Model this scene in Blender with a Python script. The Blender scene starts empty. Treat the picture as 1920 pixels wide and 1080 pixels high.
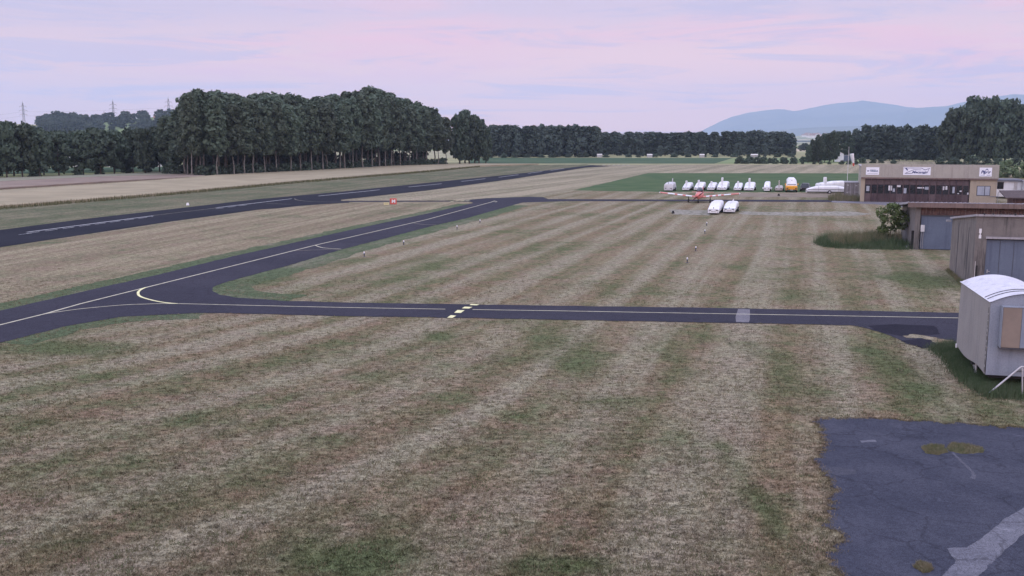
import bpy, math, random
import numpy as np
from mathutils import Vector, Matrix, noise as mnoise
from mathutils.geometry import tessellate_polygon
random.seed(7); RNG = np.random.default_rng(7)
R = math.radians
sc = bpy.context.scene; COL = sc.collection

# ------------------------------------------------------------------ camera
CAMH, FPX, HOR = 9.0, 1800.0, 262.0
PITCH = math.atan((540 - HOR) / FPX)
cam = bpy.data.objects.new('camera', bpy.data.cameras.new('camera')); COL.objects.link(cam)
cam.location = (0, 0, CAMH); cam.rotation_euler = (R(90) - PITCH, 0, 0)
cam.data.sensor_width = 36; cam.data.lens = 36 * FPX / 1920
cam.data.clip_start = 0.1; cam.data.clip_end = 40000
sc.camera = cam
CP, SP = math.cos(PITCH), math.sin(PITCH)
def ray(px, py):
    a = (px - 960) / FPX; b = (540 - py) / FPX
    return Vector((a, CP + b * SP, -SP + b * CP))
def W(px, py, z=0.0):
    """ground point seen at a photo pixel, at height z"""
    d = ray(px, py); t = (z - CAMH) / d.z
    return Vector((d.x * t, d.y * t, z))
def WY(px, py, Y):
    d = ray(px, py); t = Y / d.y
    return Vector((d.x * t, Y, CAMH + d.z * t))

# ------------------------------------------------------------------ world, sun, exposure
SUN_EL, SUN_AZ = R(9), R(-80)       # low evening sun to the left, behind thin cloud (azimuth from +Y towards +X)
sc.view_settings.view_transform = 'Standard'; sc.view_settings.look = 'None'
sc.view_settings.gamma = 1; sc.view_settings.exposure = 0; sc.view_settings.use_curve_mapping = False
class NT:
    def __init__(s, tree): s.t = tree; s.n = tree.nodes; s.l = tree.links
    def add(s, typ, ins=None, **props):
        nd = s.n.new(typ)
        for k, v in props.items(): setattr(nd, k, v)
        for k, v in (ins or {}).items():
            if isinstance(v, bpy.types.NodeSocket): s.l.new(v, nd.inputs[k])
            else: nd.inputs[k].default_value = v
        return nd
    def math(s, op, a, b=0.0, c=0.0, clamp=False):
        nd = s.add('ShaderNodeMath', {0: a, 1: b, 2: c}, operation=op, use_clamp=clamp); return nd.outputs[0]
    def mix(s, f, a, b, blend='MIX'):
        nd = s.add('ShaderNodeMix', data_type='RGBA', blend_type=blend)
        for i, v in ((0, f), (6, a), (7, b)):
            if isinstance(v, bpy.types.NodeSocket): s.l.new(v, nd.inputs[i])
            else: nd.inputs[i].default_value = (*v, 1) if isinstance(v, tuple) and len(v) == 3 else v
        return nd.outputs[2]
    def mapping(s, vec, scale=(1, 1, 1), rot=(0, 0, 0), loc=(0, 0, 0)):
        return s.add('ShaderNodeMapping', {'Vector': vec, 'Scale': scale, 'Rotation': rot, 'Location': loc}).outputs[0]
    def noise(s, vec, scale=1.0, detail=3.0, rough=0.5, dist=0.0):
        return s.add('ShaderNodeTexNoise', {'Vector': vec, 'Scale': scale, 'Detail': detail, 'Roughness': rough, 'Distortion': dist}).outputs[0]
    def ramp(s, f, stops):
        nd = s.add('ShaderNodeValToRGB', {0: f}); e = nd.color_ramp.elements
        while len(e) > 1: e.remove(e[-1])
        e[0].position = stops[0][0]; e[0].color = (*stops[0][1], 1)
        for p, c in stops[1:]:
            q = e.new(p); q.color = (*c, 1)
        return nd.outputs[0]
    def step(s, f, a, b, lo=0.0, hi=1.0):
        return s.add('ShaderNodeMapRange', {0: f, 1: a, 2: b, 3: lo, 4: hi}, interpolation_type='SMOOTHSTEP').outputs[0]

world = bpy.data.worlds.new('World'); sc.world = world; world.use_nodes = True
w = NT(world.node_tree); w.n.clear()
sky = w.add('ShaderNodeTexSky', sky_type='NISHITA', sun_disc=False, sun_elevation=SUN_EL, sun_rotation=SUN_AZ, air_density=1.0, dust_density=2.0)
tc = w.add('ShaderNodeTexCoord').outputs['Generated']
sep = w.add('ShaderNodeSeparateXYZ', {0: tc})
el = sep.outputs[2]
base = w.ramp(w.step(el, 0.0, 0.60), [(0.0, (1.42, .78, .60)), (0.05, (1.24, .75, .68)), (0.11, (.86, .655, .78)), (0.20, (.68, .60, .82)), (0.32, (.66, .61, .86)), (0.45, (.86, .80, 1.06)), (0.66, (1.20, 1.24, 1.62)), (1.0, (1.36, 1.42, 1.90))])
side = w.step(sep.outputs[0], -0.55, 0.0)
base = w.mix(side, w.mix(1.0, base, (.86, .93, 1.0), 'MULTIPLY'), base)
mp = w.mapping(tc, (1.5, 1.5, 9.5), (0, R(4), 0), (3.1, 0, .35))
wisp = w.math('ADD', w.math('MULTIPLY', w.noise(mp, 1.7, 7, .62, .9), .7), w.math('MULTIPLY', w.noise(w.mapping(tc, (3.2, 3.2, 34), (0, R(5), 0), (2, 0, 1)), 2.2, 8, .68, 1.2), .3))
bank = w.noise(w.mapping(tc, (1.0, 1.0, 5.5), (0, R(4), 0), (1.2, 0, .1)), 2.1, 4, .5, .5)
pinkf = w.math('MULTIPLY', w.step(wisp, .45, .62), w.step(bank, .40, .60))
midband = w.step(w.math('ABSOLUTE', w.math('SUBTRACT', el, .075)), .085, .01)
pinkf = w.math('MULTIPLY', pinkf, w.math('ADD', w.math('MULTIPLY', midband, .75), .3))
skyc = w.mix(pinkf, base, (1.16, .64, .70))
greyf = w.step(w.noise(w.mapping(tc, (1.3, 1.3, 15), (0, R(3), 0), (7.3, 0, 2.0)), 2.9, 8, .66, .8), .50, .64)
skyc = w.mix(w.math('MULTIPLY', greyf, .55), skyc, (.60, .56, .80))
nish = w.mix(1.0, sky.outputs[0], (.10, .10, .10), 'MULTIPLY')
skyc = w.mix(.92, nish, skyc)
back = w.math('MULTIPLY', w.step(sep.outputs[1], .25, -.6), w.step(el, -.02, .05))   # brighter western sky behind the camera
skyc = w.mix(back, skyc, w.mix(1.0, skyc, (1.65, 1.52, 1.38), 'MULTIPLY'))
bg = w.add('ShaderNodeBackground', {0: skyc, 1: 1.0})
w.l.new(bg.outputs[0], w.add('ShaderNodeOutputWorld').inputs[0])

sl = bpy.data.lights.new('sun', 'SUN'); sl.energy = 0.5; sl.angle = R(18); sl.color = (1.0, .80, .66)
so = bpy.data.objects.new('sun', sl); COL.objects.link(so)
sdir = Vector((math.sin(SUN_AZ) * math.cos(SUN_EL), math.cos(SUN_AZ) * math.cos(SUN_EL), math.sin(SUN_EL)))
so.rotation_euler = (-sdir).to_track_quat('-Z', 'Y').to_euler(); so.location = (-60, 0, 40)

# ------------------------------------------------------------------ object helpers
def tag(o, label=None, cat=None, group=None, kind=None):
    if label: o['label'] = label
    if cat: o['category'] = cat
    if group: o['group'] = group
    if kind: o['kind'] = kind
    return o
def empty(name, loc=(0, 0, 0), rz=0.0, label=None, cat=None, group=None):
    o = bpy.data.objects.new(name, None); COL.objects.link(o); o.location = loc; o.rotation_euler.z = rz
    o.empty_display_size = .2
    return tag(o, label, cat, group)
def link_mesh(name, me, parent=None):
    o = bpy.data.objects.new(name, me); COL.objects.link(o)
    if parent: o.parent = parent
    return o
KIDS = {}
def copy_tree(o, parent=None):
    c = o.copy(); COL.objects.link(c)
    if parent: c.parent = parent
    for ch in [k for k in KIDS.get(o.name, [])]:
        d = copy_tree(ch, c); KIDS.setdefault(c.name, []).append(d)
    return c
def reg(parent, *kids):
    KIDS.setdefault(parent.name, []).extend(kids)

class MB:
    def __init__(s): s.v = []; s.f = []; s.m = []; s.sm = []
    def add(s, vs, fs, mi=0, smooth=False):
        b = len(s.v); s.v += [tuple(v) for v in vs]
        for f in fs: s.f.append([b + i for i in f]); s.m.append(mi); s.sm.append(smooth)
        return s
    def box(s, x0, x1, y0, y1, z0, z1, mi=0):
        v = [(x0, y0, z0), (x1, y0, z0), (x1, y1, z0), (x0, y1, z0), (x0, y0, z1), (x1, y0, z1), (x1, y1, z1), (x0, y1, z1)]
        return s.add(v, [(0, 3, 2, 1), (4, 5, 6, 7), (0, 1, 5, 4), (1, 2, 6, 5), (2, 3, 7, 6), (3, 0, 4, 7)], mi)
    def cyl(s, p0, p1, r0, r1=None, n=8, mi=0, caps=True, smooth=True):
        r1 = r0 if r1 is None else r1
        p0 = Vector(p0); p1 = Vector(p1); d = (p1 - p0).normalized()
        a = d.orthogonal().normalized(); b = d.cross(a)
        vs = []
        for p, r in ((p0, r0), (p1, r1)):
            for i in range(n):
                t = 2 * math.pi * i / n; vs.append(p + (a * math.cos(t) + b * math.sin(t)) * r)
        s.add(vs, [(i, (i + 1) % n, n + (i + 1) % n, n + i) for i in range(n)], mi, smooth)
        if caps: s.add(vs, [tuple(range(n))[::-1], tuple(range(n, 2 * n))], mi)
        return s
    def tube(s, pts, radii, n=8, mi=0):
        for i in range(len(pts) - 1): s.cyl(pts[i], pts[i + 1], radii[i], radii[i + 1], n, mi, caps=(i in (0, len(pts) - 2)))
        return s
    def loft(s, rings, mi=0, caps=True, smooth=True, mats=None):
        n = len(rings[0]); b = [v for r in rings for v in r]
        for k in range(len(rings) - 1):
            s.add(rings[k] + rings[k + 1], [(i, (i + 1) % n, n + (i + 1) % n, n + i) for i in range(n)], mats[k] if mats else mi, smooth)
        if caps:
            s.add(rings[0], [tuple(range(n))[::-1]], mats[0] if mats else mi); s.add(rings[-1], [tuple(range(n))], mats[-1] if mats else mi)
        return s
    def build(s, name, mats, parent=None, bevel=0.0):
        me = bpy.data.meshes.new(name); me.from_pydata(s.v, [], s.f); me.update()
        for m in (mats if isinstance(mats, (list, tuple)) else [mats]): me.materials.append(m)
        me.polygons.foreach_set('material_index', s.m); me.polygons.foreach_set('use_smooth', s.sm)
        o = link_mesh(name, me, parent)
        import bmesh
        bm = bmesh.new(); bm.from_mesh(me)
        bmesh.ops.remove_doubles(bm, verts=bm.verts, dist=1e-5)
        bmesh.ops.recalc_face_normals(bm, faces=bm.faces); bm.to_mesh(me); bm.free()
        if any(s.sm):
            try: me.set_sharp_from_angle(angle=R(40))
            except Exception: pass
        if bevel:
            md = o.modifiers.new('bevel', 'BEVEL'); md.width = bevel; md.segments = 2; md.limit_method = 'ANGLE'; md.angle_limit = R(50)
        if parent is not None: reg(parent, o)
        return o

def quads_mesh(name, centers, t1, t2, mat, tri=False, attr=None):
    """numpy soup of quads; centers,t1,t2: (n,3)"""
    n = len(centers); k = 3 if tri else 4
    if tri: v = np.stack([centers - t1, centers + t1, centers + t2], 1)
    else: v = np.stack([centers - t1 - t2, centers + t1 - t2, centers + t1 + t2, centers - t1 + t2], 1)
    v = v.reshape(-1, 3).astype(np.float32)
    me = bpy.data.meshes.new(name)
    me.vertices.add(n * k); me.loops.add(n * k); me.polygons.add(n)
    me.vertices.foreach_set('co', v.ravel())
    me.loops.foreach_set('vertex_index', np.arange(n * k, dtype=np.int32))
    me.polygons.foreach_set('loop_start', np.arange(0, n * k, k, dtype=np.int32))
    me.polygons.foreach_set('loop_total', np.full(n, k, dtype=np.int32))
    me.update(calc_edges=True); me.materials.append(mat)
    return me

def poly_mesh(name, pts, mat, z, thick=0.0):
    vs = [Vector((p[0], p[1], z)) for p in pts]
    tris = tessellate_polygon([[Vector((p.x, p.y, 0)) for p in vs]])
    fs = []
    for t in tris:
        a, b, c = (vs[i] for i in t)
        fs.append(t if (b - a).cross(c - a).z > 0 else t[::-1])
    vv = [tuple(v) for v in vs]
    if thick:
        n = len(vv); vv += [(v[0], v[1], z - thick) for v in vv[:n]]
        fs = list(fs) + [(i, (i + 1) % n, n + (i + 1) % n, n + i) for i in range(n)]
    me = bpy.data.meshes.new(name); me.from_pydata(vv, [], fs); me.update(); me.materials.append(mat)
    return me
def ragged(pts, step=.5, amp=.1, seed=0, freq=.8):
    out = []
    n = len(pts)
    for i in range(n):
        a = Vector(pts[i][:2]); b = Vector(pts[(i + 1) % n][:2]); L = (b - a).length
        k = max(1, min(400, int(L / step))); nrm = Vector((-(b - a).y, (b - a).x)) / max(L, 1e-6)
        for j in range(k):
            p = a + (b - a) * j / k
            d = (mnoise.noise(Vector((p.x * freq, p.y * freq, seed))) + .6 * mnoise.noise(Vector((p.x * freq * 3.1, p.y * freq * 3.1, seed + 5)))) * amp
            q = p + nrm * d; out.append((q.x, q.y))
    return out
def sheet(name, px, mat, z, kind='structure', rag=None, label=None):
    pts = [W(*p)[:2] for p in px]
    if rag: pts = ragged(pts, *rag)
    o = link_mesh(name, poly_mesh(name, pts, mat, z)); tag(o, kind=kind)
    return o, pts
def inside(x, y, poly):
    poly = np.asarray(poly); c = np.zeros(len(x), bool); j = len(poly) - 1
    for i in range(len(poly)):
        xi, yi = poly[i]; xj, yj = poly[j]
        if yi != yj:
            c ^= ((yi > y) != (yj > y)) & (x < (xj - xi) * (y - yi) / (yj - yi) + xi)
        j = i
    return c

# ------------------------------------------------------------------ materials
def new_mat(name):
    m = bpy.data.materials.new(name); m.use_nodes = True; t = NT(m.node_tree); t.n.clear()
    return m, t
def finish(t, color, rough=.8, bump=None, metal=0.0, spec=.3, **kw):
    b = t.add('ShaderNodeBsdfPrincipled')
    for k, v in (('Base Color', color), ('Roughness', rough), ('Metallic', metal), ('Specular IOR Level', spec)):
        if isinstance(v, bpy.types.NodeSocket): t.l.new(v, b.inputs[k])
        else: b.inputs[k].default_value = (*v, 1) if isinstance(v, tuple) else v
    if bump is not None: t.l.new(bump, b.inputs['Normal'])
    o = t.add('ShaderNodeOutputMaterial'); t.l.new(b.outputs[0], o.inputs[0]); return b
def pos(t): return t.add('ShaderNodeNewGeometry').outputs['Position']
def bumpn(t, h, dist=.02, st=.6): return t.add('ShaderNodeBump', {'Height': h, 'Distance': dist, 'Strength': st}).outputs[0]
def pm(name, c1, c2=None, scale=3.0, rough=.6, spec=.3, bump=0.0, stretch=(1, 1, 1), metal=0.0, detail=5, lo=.35, hi=.65, obj=True):
    m, t = new_mat(name)
    v = t.add('ShaderNodeTexCoord').outputs['Object'] if obj else pos(t)
    c2 = c2 or tuple(x * .8 for x in c1)
    n = t.noise(t.mapping(v, stretch), scale, detail, .6)
    col = t.mix(t.step(n, lo, hi), c1, c2)
    finish(t, col, rough, bumpn(t, n, bump) if bump else None, metal, spec)
    return m

def grass_color(t, yaw, green, silver, brown, gbias=0.0, period=4.6, swath=1.0, fan=False, ell_g=(), amp=1.0):
    P = pos(t); sp = t.add('ShaderNodeSeparateXYZ', {0: P})
    U = t.mapping(P, (1, 1, 1), (0, 0, yaw)); su = t.add('ShaderNodeSeparateXYZ', {0: U})
    u, v = su.outputs[0], su.outputs[1]
    if fan:     # the swaths swing round towards the taxiway bend on the near left
        q = t.math('MULTIPLY', t.math('MAXIMUM', t.math('MULTIPLY', sp.outputs[0], -1), 0), t.math('MAXIMUM', t.math('SUBTRACT', 50, sp.outputs[1]), 0))
        u = t.math('ADD', u, t.math('MULTIPLY', q, -.014) if False else t.math('MULTIPLY', q, .014))
    uv = t.add('ShaderNodeCombineXYZ', {0: u, 1: v}).outputs[0]
    u2 = t.math('ADD', u, t.math('MULTIPLY', t.math('SUBTRACT', t.noise(P, .35, 4, .6), .5), 1.6))
    u2 = t.math('ADD', u2, t.math('MULTIPLY', t.math('SUBTRACT', t.noise(t.mapping(uv, (.12, .004, 0)), 1, 1, .5), .5), 5.0))
    wave = t.math('ADD', t.math('MULTIPLY', t.math('SINE', t.math('MULTIPLY', u2, 2 * math.pi / period)), .5), .5)
    s1 = t.noise(t.mapping(uv, (.62, .016, 0)), 1.0, 3, .55, .3)
    s2 = t.noise(t.mapping(uv, (1.25, .05, 0)), 1.0, 4, .6, .2)
    p1 = t.noise(P, .10, 5, .62, .4)
    p2 = t.noise(P, .8, 5, .68)
    p3 = t.noise(P, 4.5, 4, .7)
    sw = t.math('ADD', t.math('MULTIPLY', wave, .24 * swath), t.math('MULTIPLY', s1, .9))
    sw = t.math('ADD', sw, t.math('ADD', t.math('MULTIPLY', s2, .55), t.math('MULTIPLY', p2, .55)))
    f_s = t.step(sw, 1.0 + .12 * swath - .25, 1.0 + .12 * swath + .25)
    col = t.mix(f_s, brown, silver)
    g = t.math('ADD', t.math('MULTIPLY', s1, -.48), t.math('MULTIPLY', wave, -.12 * swath))
    g = t.math('ADD', g, -.055)
    g = t.math('ADD', g, t.math('MULTIPLY', p1, 1.05)); g = t.math('ADD', g, t.math('MULTIPLY', p2, .75)); g = t.math('ADD', g, t.math('MULTIPLY', p3, .35))
    g = t.math('ADD', g, t.math('MULTIPLY', t.noise(t.mapping(P, (.6, .6, 1), (0, 0, 0), (40, 0, 0)), 1, 3, .6), .5))
    g = t.math('ADD', g, gbias + .08 * swath)
    for (cx, cy, rx, ry, k) in ell_g:
        mpn = t.mapping(P, (1 / rx, 1 / ry, 0), (0, 0, 0), (-cx / rx, -cy / ry, 0))
        ln = t.add('ShaderNodeVectorMath', {0: mpn}, operation='LENGTH').outputs['Value']
        g = t.math('ADD', g, t.math('MULTIPLY', t.step(t.math('ADD', ln, t.math('MULTIPLY', t.math('SUBTRACT', p2, .5), 3.2)), 1.6, .0), k))
    f = t.step(g, 1.08, 1.56)
    col = t.mix(t.math('MULTIPLY', f, amp), col, green)
    hue = t.noise(P, .5, 3, .6)
    fine = t.noise(P, 15, 5, .75)
    fine2 = t.noise(t.mapping(P, (2.4, 4.6, 2)), 1.0, 6, .75)
    br = t.math('ADD', t.step(fine, .30, .72, .45, 1.55), t.step(fine2, .32, .68, -.46, .46))
    hs = t.add('ShaderNodeHueSaturation', {'Color': col, 'Value': br, 'Saturation': 1.0, 'Hue': t.step(hue, .3, .7, .485, .515)})
    return hs.outputs[0], fine
def grass_mat(name, *a, **k):
    m, t = new_mat(name); c, fine = grass_color(t, *a, **k)
    finish(t, c, .95, bumpn(t, fine, .05, .8), spec=.05); return m

YAW = R(17)
def EL(px, py, rxp, ryp, a):
    c = W(px, py); dx = abs(W(px + rxp, py).x - c.x); dy = abs(W(px, py - ryp).y - c.y); return (c.x, c.y, dx, dy * 1.0, a)
EG = [EL(1040, 650, 110, 30, .22), EL(1235, 655, 45, 45, .2), EL(820, 632, 50, 12, .3), EL(650, 1050, 110, 40, .35), EL(1060, 1062, 110, 20, .35),
      EL(1400, 905, 30, 90, .28), EL(1440, 680, 60, 45, .2), EL(120, 655, 140, 14, .35), EL(1690, 700, 40, 60, .22), EL(1100, 690, 60, 60, .15),
      EL(1730, 525, 90, 22, .3), EL(760, 520, 90, 40, .12), EL(480, 525, 60, 12, .3), EL(640, 490, 70, 9, .25), EL(960, 545, 90, 16, .15), EL(1440, 520, 70, 35, .22),
      EL(700, 705, 60, 20, .2), EL(1170, 758, 70, 14, .2), EL(1300, 850, 40, 60, .15), EL(520, 900, 260, 60, .05), EL(300, 790, 240, 12, .12),
      EL(960, 950, 150, 60, -.12), EL(150, 800, 200, 70, -.05), EL(1480, 880, 60, 90, -.2), EL(1620, 740, 60, 40, -.2)]
GREEN, SILVER, BROWN = (.100, .116, .056), (.250, .224, .158), (.200, .152, .098)
M_grass = grass_mat('airfield_grass', YAW, GREEN, SILVER, BROWN, fan=True, ell_g=EG, gbias=.14, period=3.5)
M_edge = grass_mat('edge_grass', YAW, (.088, .115, .062), (.19, .185, .135), (.145, .13, .09), gbias=.42)
M_infield = grass_mat('infield_grass', R(10.7), (.112, .126, .070), (.275, .240, .160), (.195, .155, .105), gbias=.10, period=9, swath=.4)
M_verge = grass_mat('verge_grass', R(10.7), (.086, .104, .058), (.19, .178, .118), (.135, .125, .080), gbias=.24, period=9, swath=.4)
M_farstraw = grass_mat('mown_meadow', R(22), (.14, .15, .092), (.33, .29, .205), (.20, .18, .12), gbias=.02, period=9, swath=.7)

def asphalt(name, c, worn, k=.5, patch=.15, crack=0.0):
    m, t = new_mat(name); P = pos(t)
    a = t.noise(P, patch, 5, .6, .3); b = t.noise(P, 2.0, 5, .7); g = t.noise(P, 38, 3, .7); g2 = t.noise(P, 9, 4, .75)
    col = t.mix(t.math('MULTIPLY', t.step(a, .35, .7), k), c, worn)
    col = t.mix(t.math('MULTIPLY', t.step(b, .45, .75), .35), col, worn)
    v = t.math('ADD', t.step(g, .3, .7, .62, 1.38), t.step(g2, .3, .7, -.16, .16))
    if crack:
        W_ = t.add('ShaderNodeVectorMath', {0: P, 1: t.add('ShaderNodeTexNoise', {'Vector': P, 'Scale': 1.3, 'Detail': 4.0}).outputs[1]}, operation='ADD').outputs[0]
        d = t.add('ShaderNodeTexVoronoi', {'Vector': W_, 'Scale': .38}, feature='DISTANCE_TO_EDGE').outputs[0]
        v = t.math('MULTIPLY', v, t.step(d, .004, .018, 1 - crack, 1.0))
        dust = t.step(t.noise(P, .9, 6, .75, .6), .60, .72)
        col = t.mix(t.math('MULTIPLY', dust, .35), col, tuple(x * 1.9 for x in worn))
    col = t.add('ShaderNodeHueSaturation', {'Color': col, 'Value': v}).outputs[0]
    finish(t, col, 1.0, bumpn(t, g, .012, .8), spec=.05); return m
M_run = asphalt('runway_asphalt', (.019, .021, .030), (.036, .037, .048), .5, .07)
M_taxi = asphalt('taxiway_asphalt', (.038, .038, .052), (.060, .058, .075), .5, .10, .2)
M_old = asphalt('old_asphalt', (.046, .050, .070), (.074, .078, .102),   .6, .5, .22)
M_dark = asphalt('fresh_asphalt', (.020, .020, .030), (.034, .033, .045), .4, .4)
M_conc = asphalt('pale_concrete', (.115, .118, .145), (.165, .168, .195), .6, .6, .3)
M_apron = asphalt('apron_concrete', (.15, .145, .165), (.24, .235, .25), .7, .12)
M_white = pm('road_white', (.52, .52, .53), (.36, .36, .37), 1.5, obj=False, rough=.7)
M_yel = pm('road_yellow', (.56, .53, .39), (.40, .38, .28), 2.5, obj=False, rough=.7)
M_yel2 = pm('hold_yellow', (.80, .78, .42), (.62, .60, .34), 2.5, obj=False, rough=.7)
M_thin = pm('faded_yellow', (.34, .30, .22), (.20, .18, .15), 1.0, obj=False, rough=.8)

def foliage(name, c1, c2, hv=.12):
    m, t = new_mat(name)
    oi = t.add('ShaderNodeObjectInfo').outputs['Random']
    P = t.add('ShaderNodeTexCoord').outputs['Object']
    n = t.noise(P, 9.0, 3, .6)
    col = t.mix(t.step(n, .35, .66), c1, c2)
    col = t.add('ShaderNodeHueSaturation', {'Color': col, 'Hue': t.math('ADD', t.math('MULTIPLY', oi, .05), .475), 'Value': t.math('ADD', t.math('MULTIPLY', oi, .5), .75)}).outputs[0]
    b = t.add('ShaderNodeBsdfPrincipled', {'Base Color': col, 'Roughness': .6, 'Specular IOR Level': .25})
    tr = t.add('ShaderNodeBsdfTranslucent', {'Color': col})
    mx = t.add('ShaderNodeMixShader', {0: .25, 1: b.outputs[0], 2: tr.outputs[0]})
    t.l.new(mx.outputs[0], t.add('ShaderNodeOutputMaterial').inputs[0]); return m
M_pop = foliage('poplar_leaves', (.058, .088, .062), (.120, .155, .105))
M_fol = foliage('dark_leaves', (.044, .070, .050), (.090, .120, .080))
M_far = foliage('far_leaves', (.045, .068, .058), (.085, .112, .085))
M_shr = foliage('shrub_leaves', (.075, .125, .045), (.15, .20, .075))
M_lightshr = foliage('pale_shrub_leaves', (.10, .15, .08), (.20, .25, .13))
M_bark = pm('pale_bark', (.21, .20, .18), (.11, .105, .095), 4, .9, stretch=(1, 1, .2))
M_bark2 = pm('dark_bark', (.10, .085, .07), (.06, .05, .045), 4, .9)

# ------------------------------------------------------------------ ground sheets
def hill_mat():
    m, t = new_mat('farmland'); P = pos(t)
    v = t.add('ShaderNodeTexVoronoi', {'Vector': t.mapping(P, (.0035, .0035, 0)), 'Scale': 1.0}).outputs['Color']
    s = t.add('ShaderNodeSeparateColor', {0: v}).outputs[0]
    col = t.ramp(s, [(0, (.12, .18, .08)), (.25, (.20, .23, .11)), (.5, (.36, .32, .20)), (.75, (.46, .40, .28)), (1, (.10, .15, .07))])
    n = t.noise(P, .05, 4, .6)
    col = t.add('ShaderNodeHueSaturation', {'Color': col, 'Value': t.step(n, .3, .7, .8, 1.2)}).outputs[0]
    finish(t, col, .95, spec=.05); return m
M_farm = hill_mat()
gm = bpy.data.meshes.new('ground'); gm.from_pydata([(-8900, -190, 0), (8900, -190, 0), (8900, 14400, 0), (-8900, 14400, 0)], [], [(0, 1, 2, 3)])
gm.materials.append(M_farm); ground = tag(link_mesh('ground', gm), kind='structure')
gr = link_mesh('airfield_grass', poly_mesh('airfield_grass', [(-160, 0), (130, 0), (190, 170), (130, 352), (-30, 352), (-150, 200)], M_grass, .010)); tag(gr, kind='structure')

RW_U = [(-260, 466), (0, 431.7), (160, 410.8), (320, 392.5), (480, 374), (640, 359.5), (800, 343), (960, 327), (1110, 309.8)]
RW_L = [(1145, 311.8), (1100, 314), (960, 336), (800, 357.5), (638, 375), (480, 394), (320, 415.8), (160, 440), (0, 464), (-260, 505)]
TX_U = [(-260, 644), (0, 583.5), (150, 548.7), (300, 515), (437, 481), (510, 465), (640, 435.2), (800, 401), (888, 380.8), (871, 375.5), (911, 372), (994, 368.9), (1019, 370), (1027, 373.6), (1240, 374.4), (1500, 375), (1620, 376)]
TX_L = [(1620, 379.4), (1240, 377.4), (1060, 377.5), (979, 380.2), (873, 410), (815, 423), (744, 441.7), (640, 468.6), (540, 498.7), (440, 525), (404, 537), (397, 541), (399, 547), (415, 554), (447, 559), (535, 565), (660, 568.3), (840, 571), (1040, 574), (1320, 577.7), (1570, 582.5), (1795, 587.5), (2200, 597),
        (2200, 650), (1770, 651), (1732, 654), (1700, 645), (1670, 630), (1625, 616), (1595, 611), (1407, 607), (1320, 605.5), (1040, 600.4), (848, 596.6), (640, 593.6), (475, 589), (375, 587.5), (225, 595), (125, 612.5), (0, 644), (-260, 712)]
sheet('infield', [(-260, 508), (0, 466), (160, 442), (320, 418), (480, 396), (560, 388), (650, 380.5), (871, 376.5), (888, 381), (800, 400.5), (640, 434.6), (510, 464.5), (437, 480), (300, 514), (150, 547.7), (0, 582), (-260, 642)], M_infield, .014)
sheet('runway_verge', [(-260, 464), (0, 431.5), (160, 410.4), (320, 392), (480, 373.6), (640, 359.1), (800, 342.6), (960, 326.6), (1112, 309.6), (1100, 308.2), (1000, 309), (900, 313), (800, 322.5), (560, 342), (320, 365), (150, 380), (0, 392), (-260, 412)], M_verge, .014)
def edge_strip(name, px, width, mat, z, seed):
    P = [W(*p) for p in px]; L = []; Rr = []
    for i, p in enumerate(P):
        d = (P[min(i + 1, len(P) - 1)] - P[max(i - 1, 0)]).normalized(); n = Vector((-d.y, d.x, 0)) * width / 2
        L.append(tuple((p + n)[:2])); Rr.append(tuple((p - n)[:2]))
    o = link_mesh(name, poly_mesh(name, ragged(L + Rr[::-1], .4, .35, seed, .7), mat, z)); tag(o, kind='structure')
SEC_U = [(0, 583.5), (150, 548.7), (300, 515), (437, 481), (510, 465), (640, 435.2), (800, 401), (880, 382.5)]
SEC_L = [(960, 385), (873, 410), (815, 423), (744, 441.7), (640, 468.6), (540, 498.7), (440, 525), (404, 537), (397, 541), (399, 547), (415, 554), (447, 559), (535, 565)]
SEC_B = [(0, 645), (125, 612.8), (225, 595.5), (375, 588)]
for i, (sec, w_) in enumerate(((SEC_U, 3.4), (SEC_L, 4.6), (SEC_B, 3.0))): edge_strip('edge_grass', sec, w_, M_edge, .018, 40 + i)
sheet('far_meadow', [(650, 376.5), (800, 358), (960, 337), (1100, 314.5), (1150, 311), (1180, 309), (1375, 308.6), (1620, 309), (1760, 311), (1640, 362), (1245, 361), (1080, 357.5), (1020, 369), (911, 371.5), (871, 375)], M_farstraw, .014)
M_alf = pm('alfalfa', (.055, .098, .045), (.085, .12, .058), .15, .95, obj=False, spec=.05)
sheet('alfalfa_field', [(1075, 357.2), (1215, 324.6), (1620, 325.2), (1620, 361), (1240, 360)], M_alf, .022, rag=(1.5, .35, 3))
M_crop = pm('maize', (.052, .092, .055), (.075, .115, .066), .05, .95, obj=False, spec=.05)
sheet('green_crop_field', [(880, 306.5), (1340, 306.9), (1375, 296.2), (880, 296)], M_crop, .03)
M_crop2 = pm('light_crop', (.17, .22, .10), (.20, .25, .13), .05, .95, obj=False, spec=.05)
sheet('pale_green_field', [(1342, 306.9), (1620, 306), (1620, 299), (1520, 296.5), (1377, 296.2)], M_crop2, .03)
sheet('green_field', [(-260, 331), (390, 320), (390, 312), (-260, 318)], M_crop, .03)
M_dirt = pm('dry_earth', (.25, .20, .165), (.18, .16, .12), .4, .95, obj=False, spec=.05)
sheet('dirt_strip', [(1385, 362), (1620, 363), (1620, 371), (1385, 369)], M_dirt, .018, rag=(1, .5, 1, .4))
M_gravel = pm('gravel', (.29, .27, .235), (.14, .145, .10), 1.4, .95, obj=False, spec=.05, lo=.45, hi=.6)
for i, pts in enumerate([[(1258, 393), (1330, 395), (1330, 404), (1262, 402)], [(1385, 396), (1440, 398), (1600, 397), (1640, 402), (1600, 405), (1440, 404), (1390, 402)]]):
    sheet('gravel_patch', pts, M_gravel, .018, rag=(.6, .6, i, .5))
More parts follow.
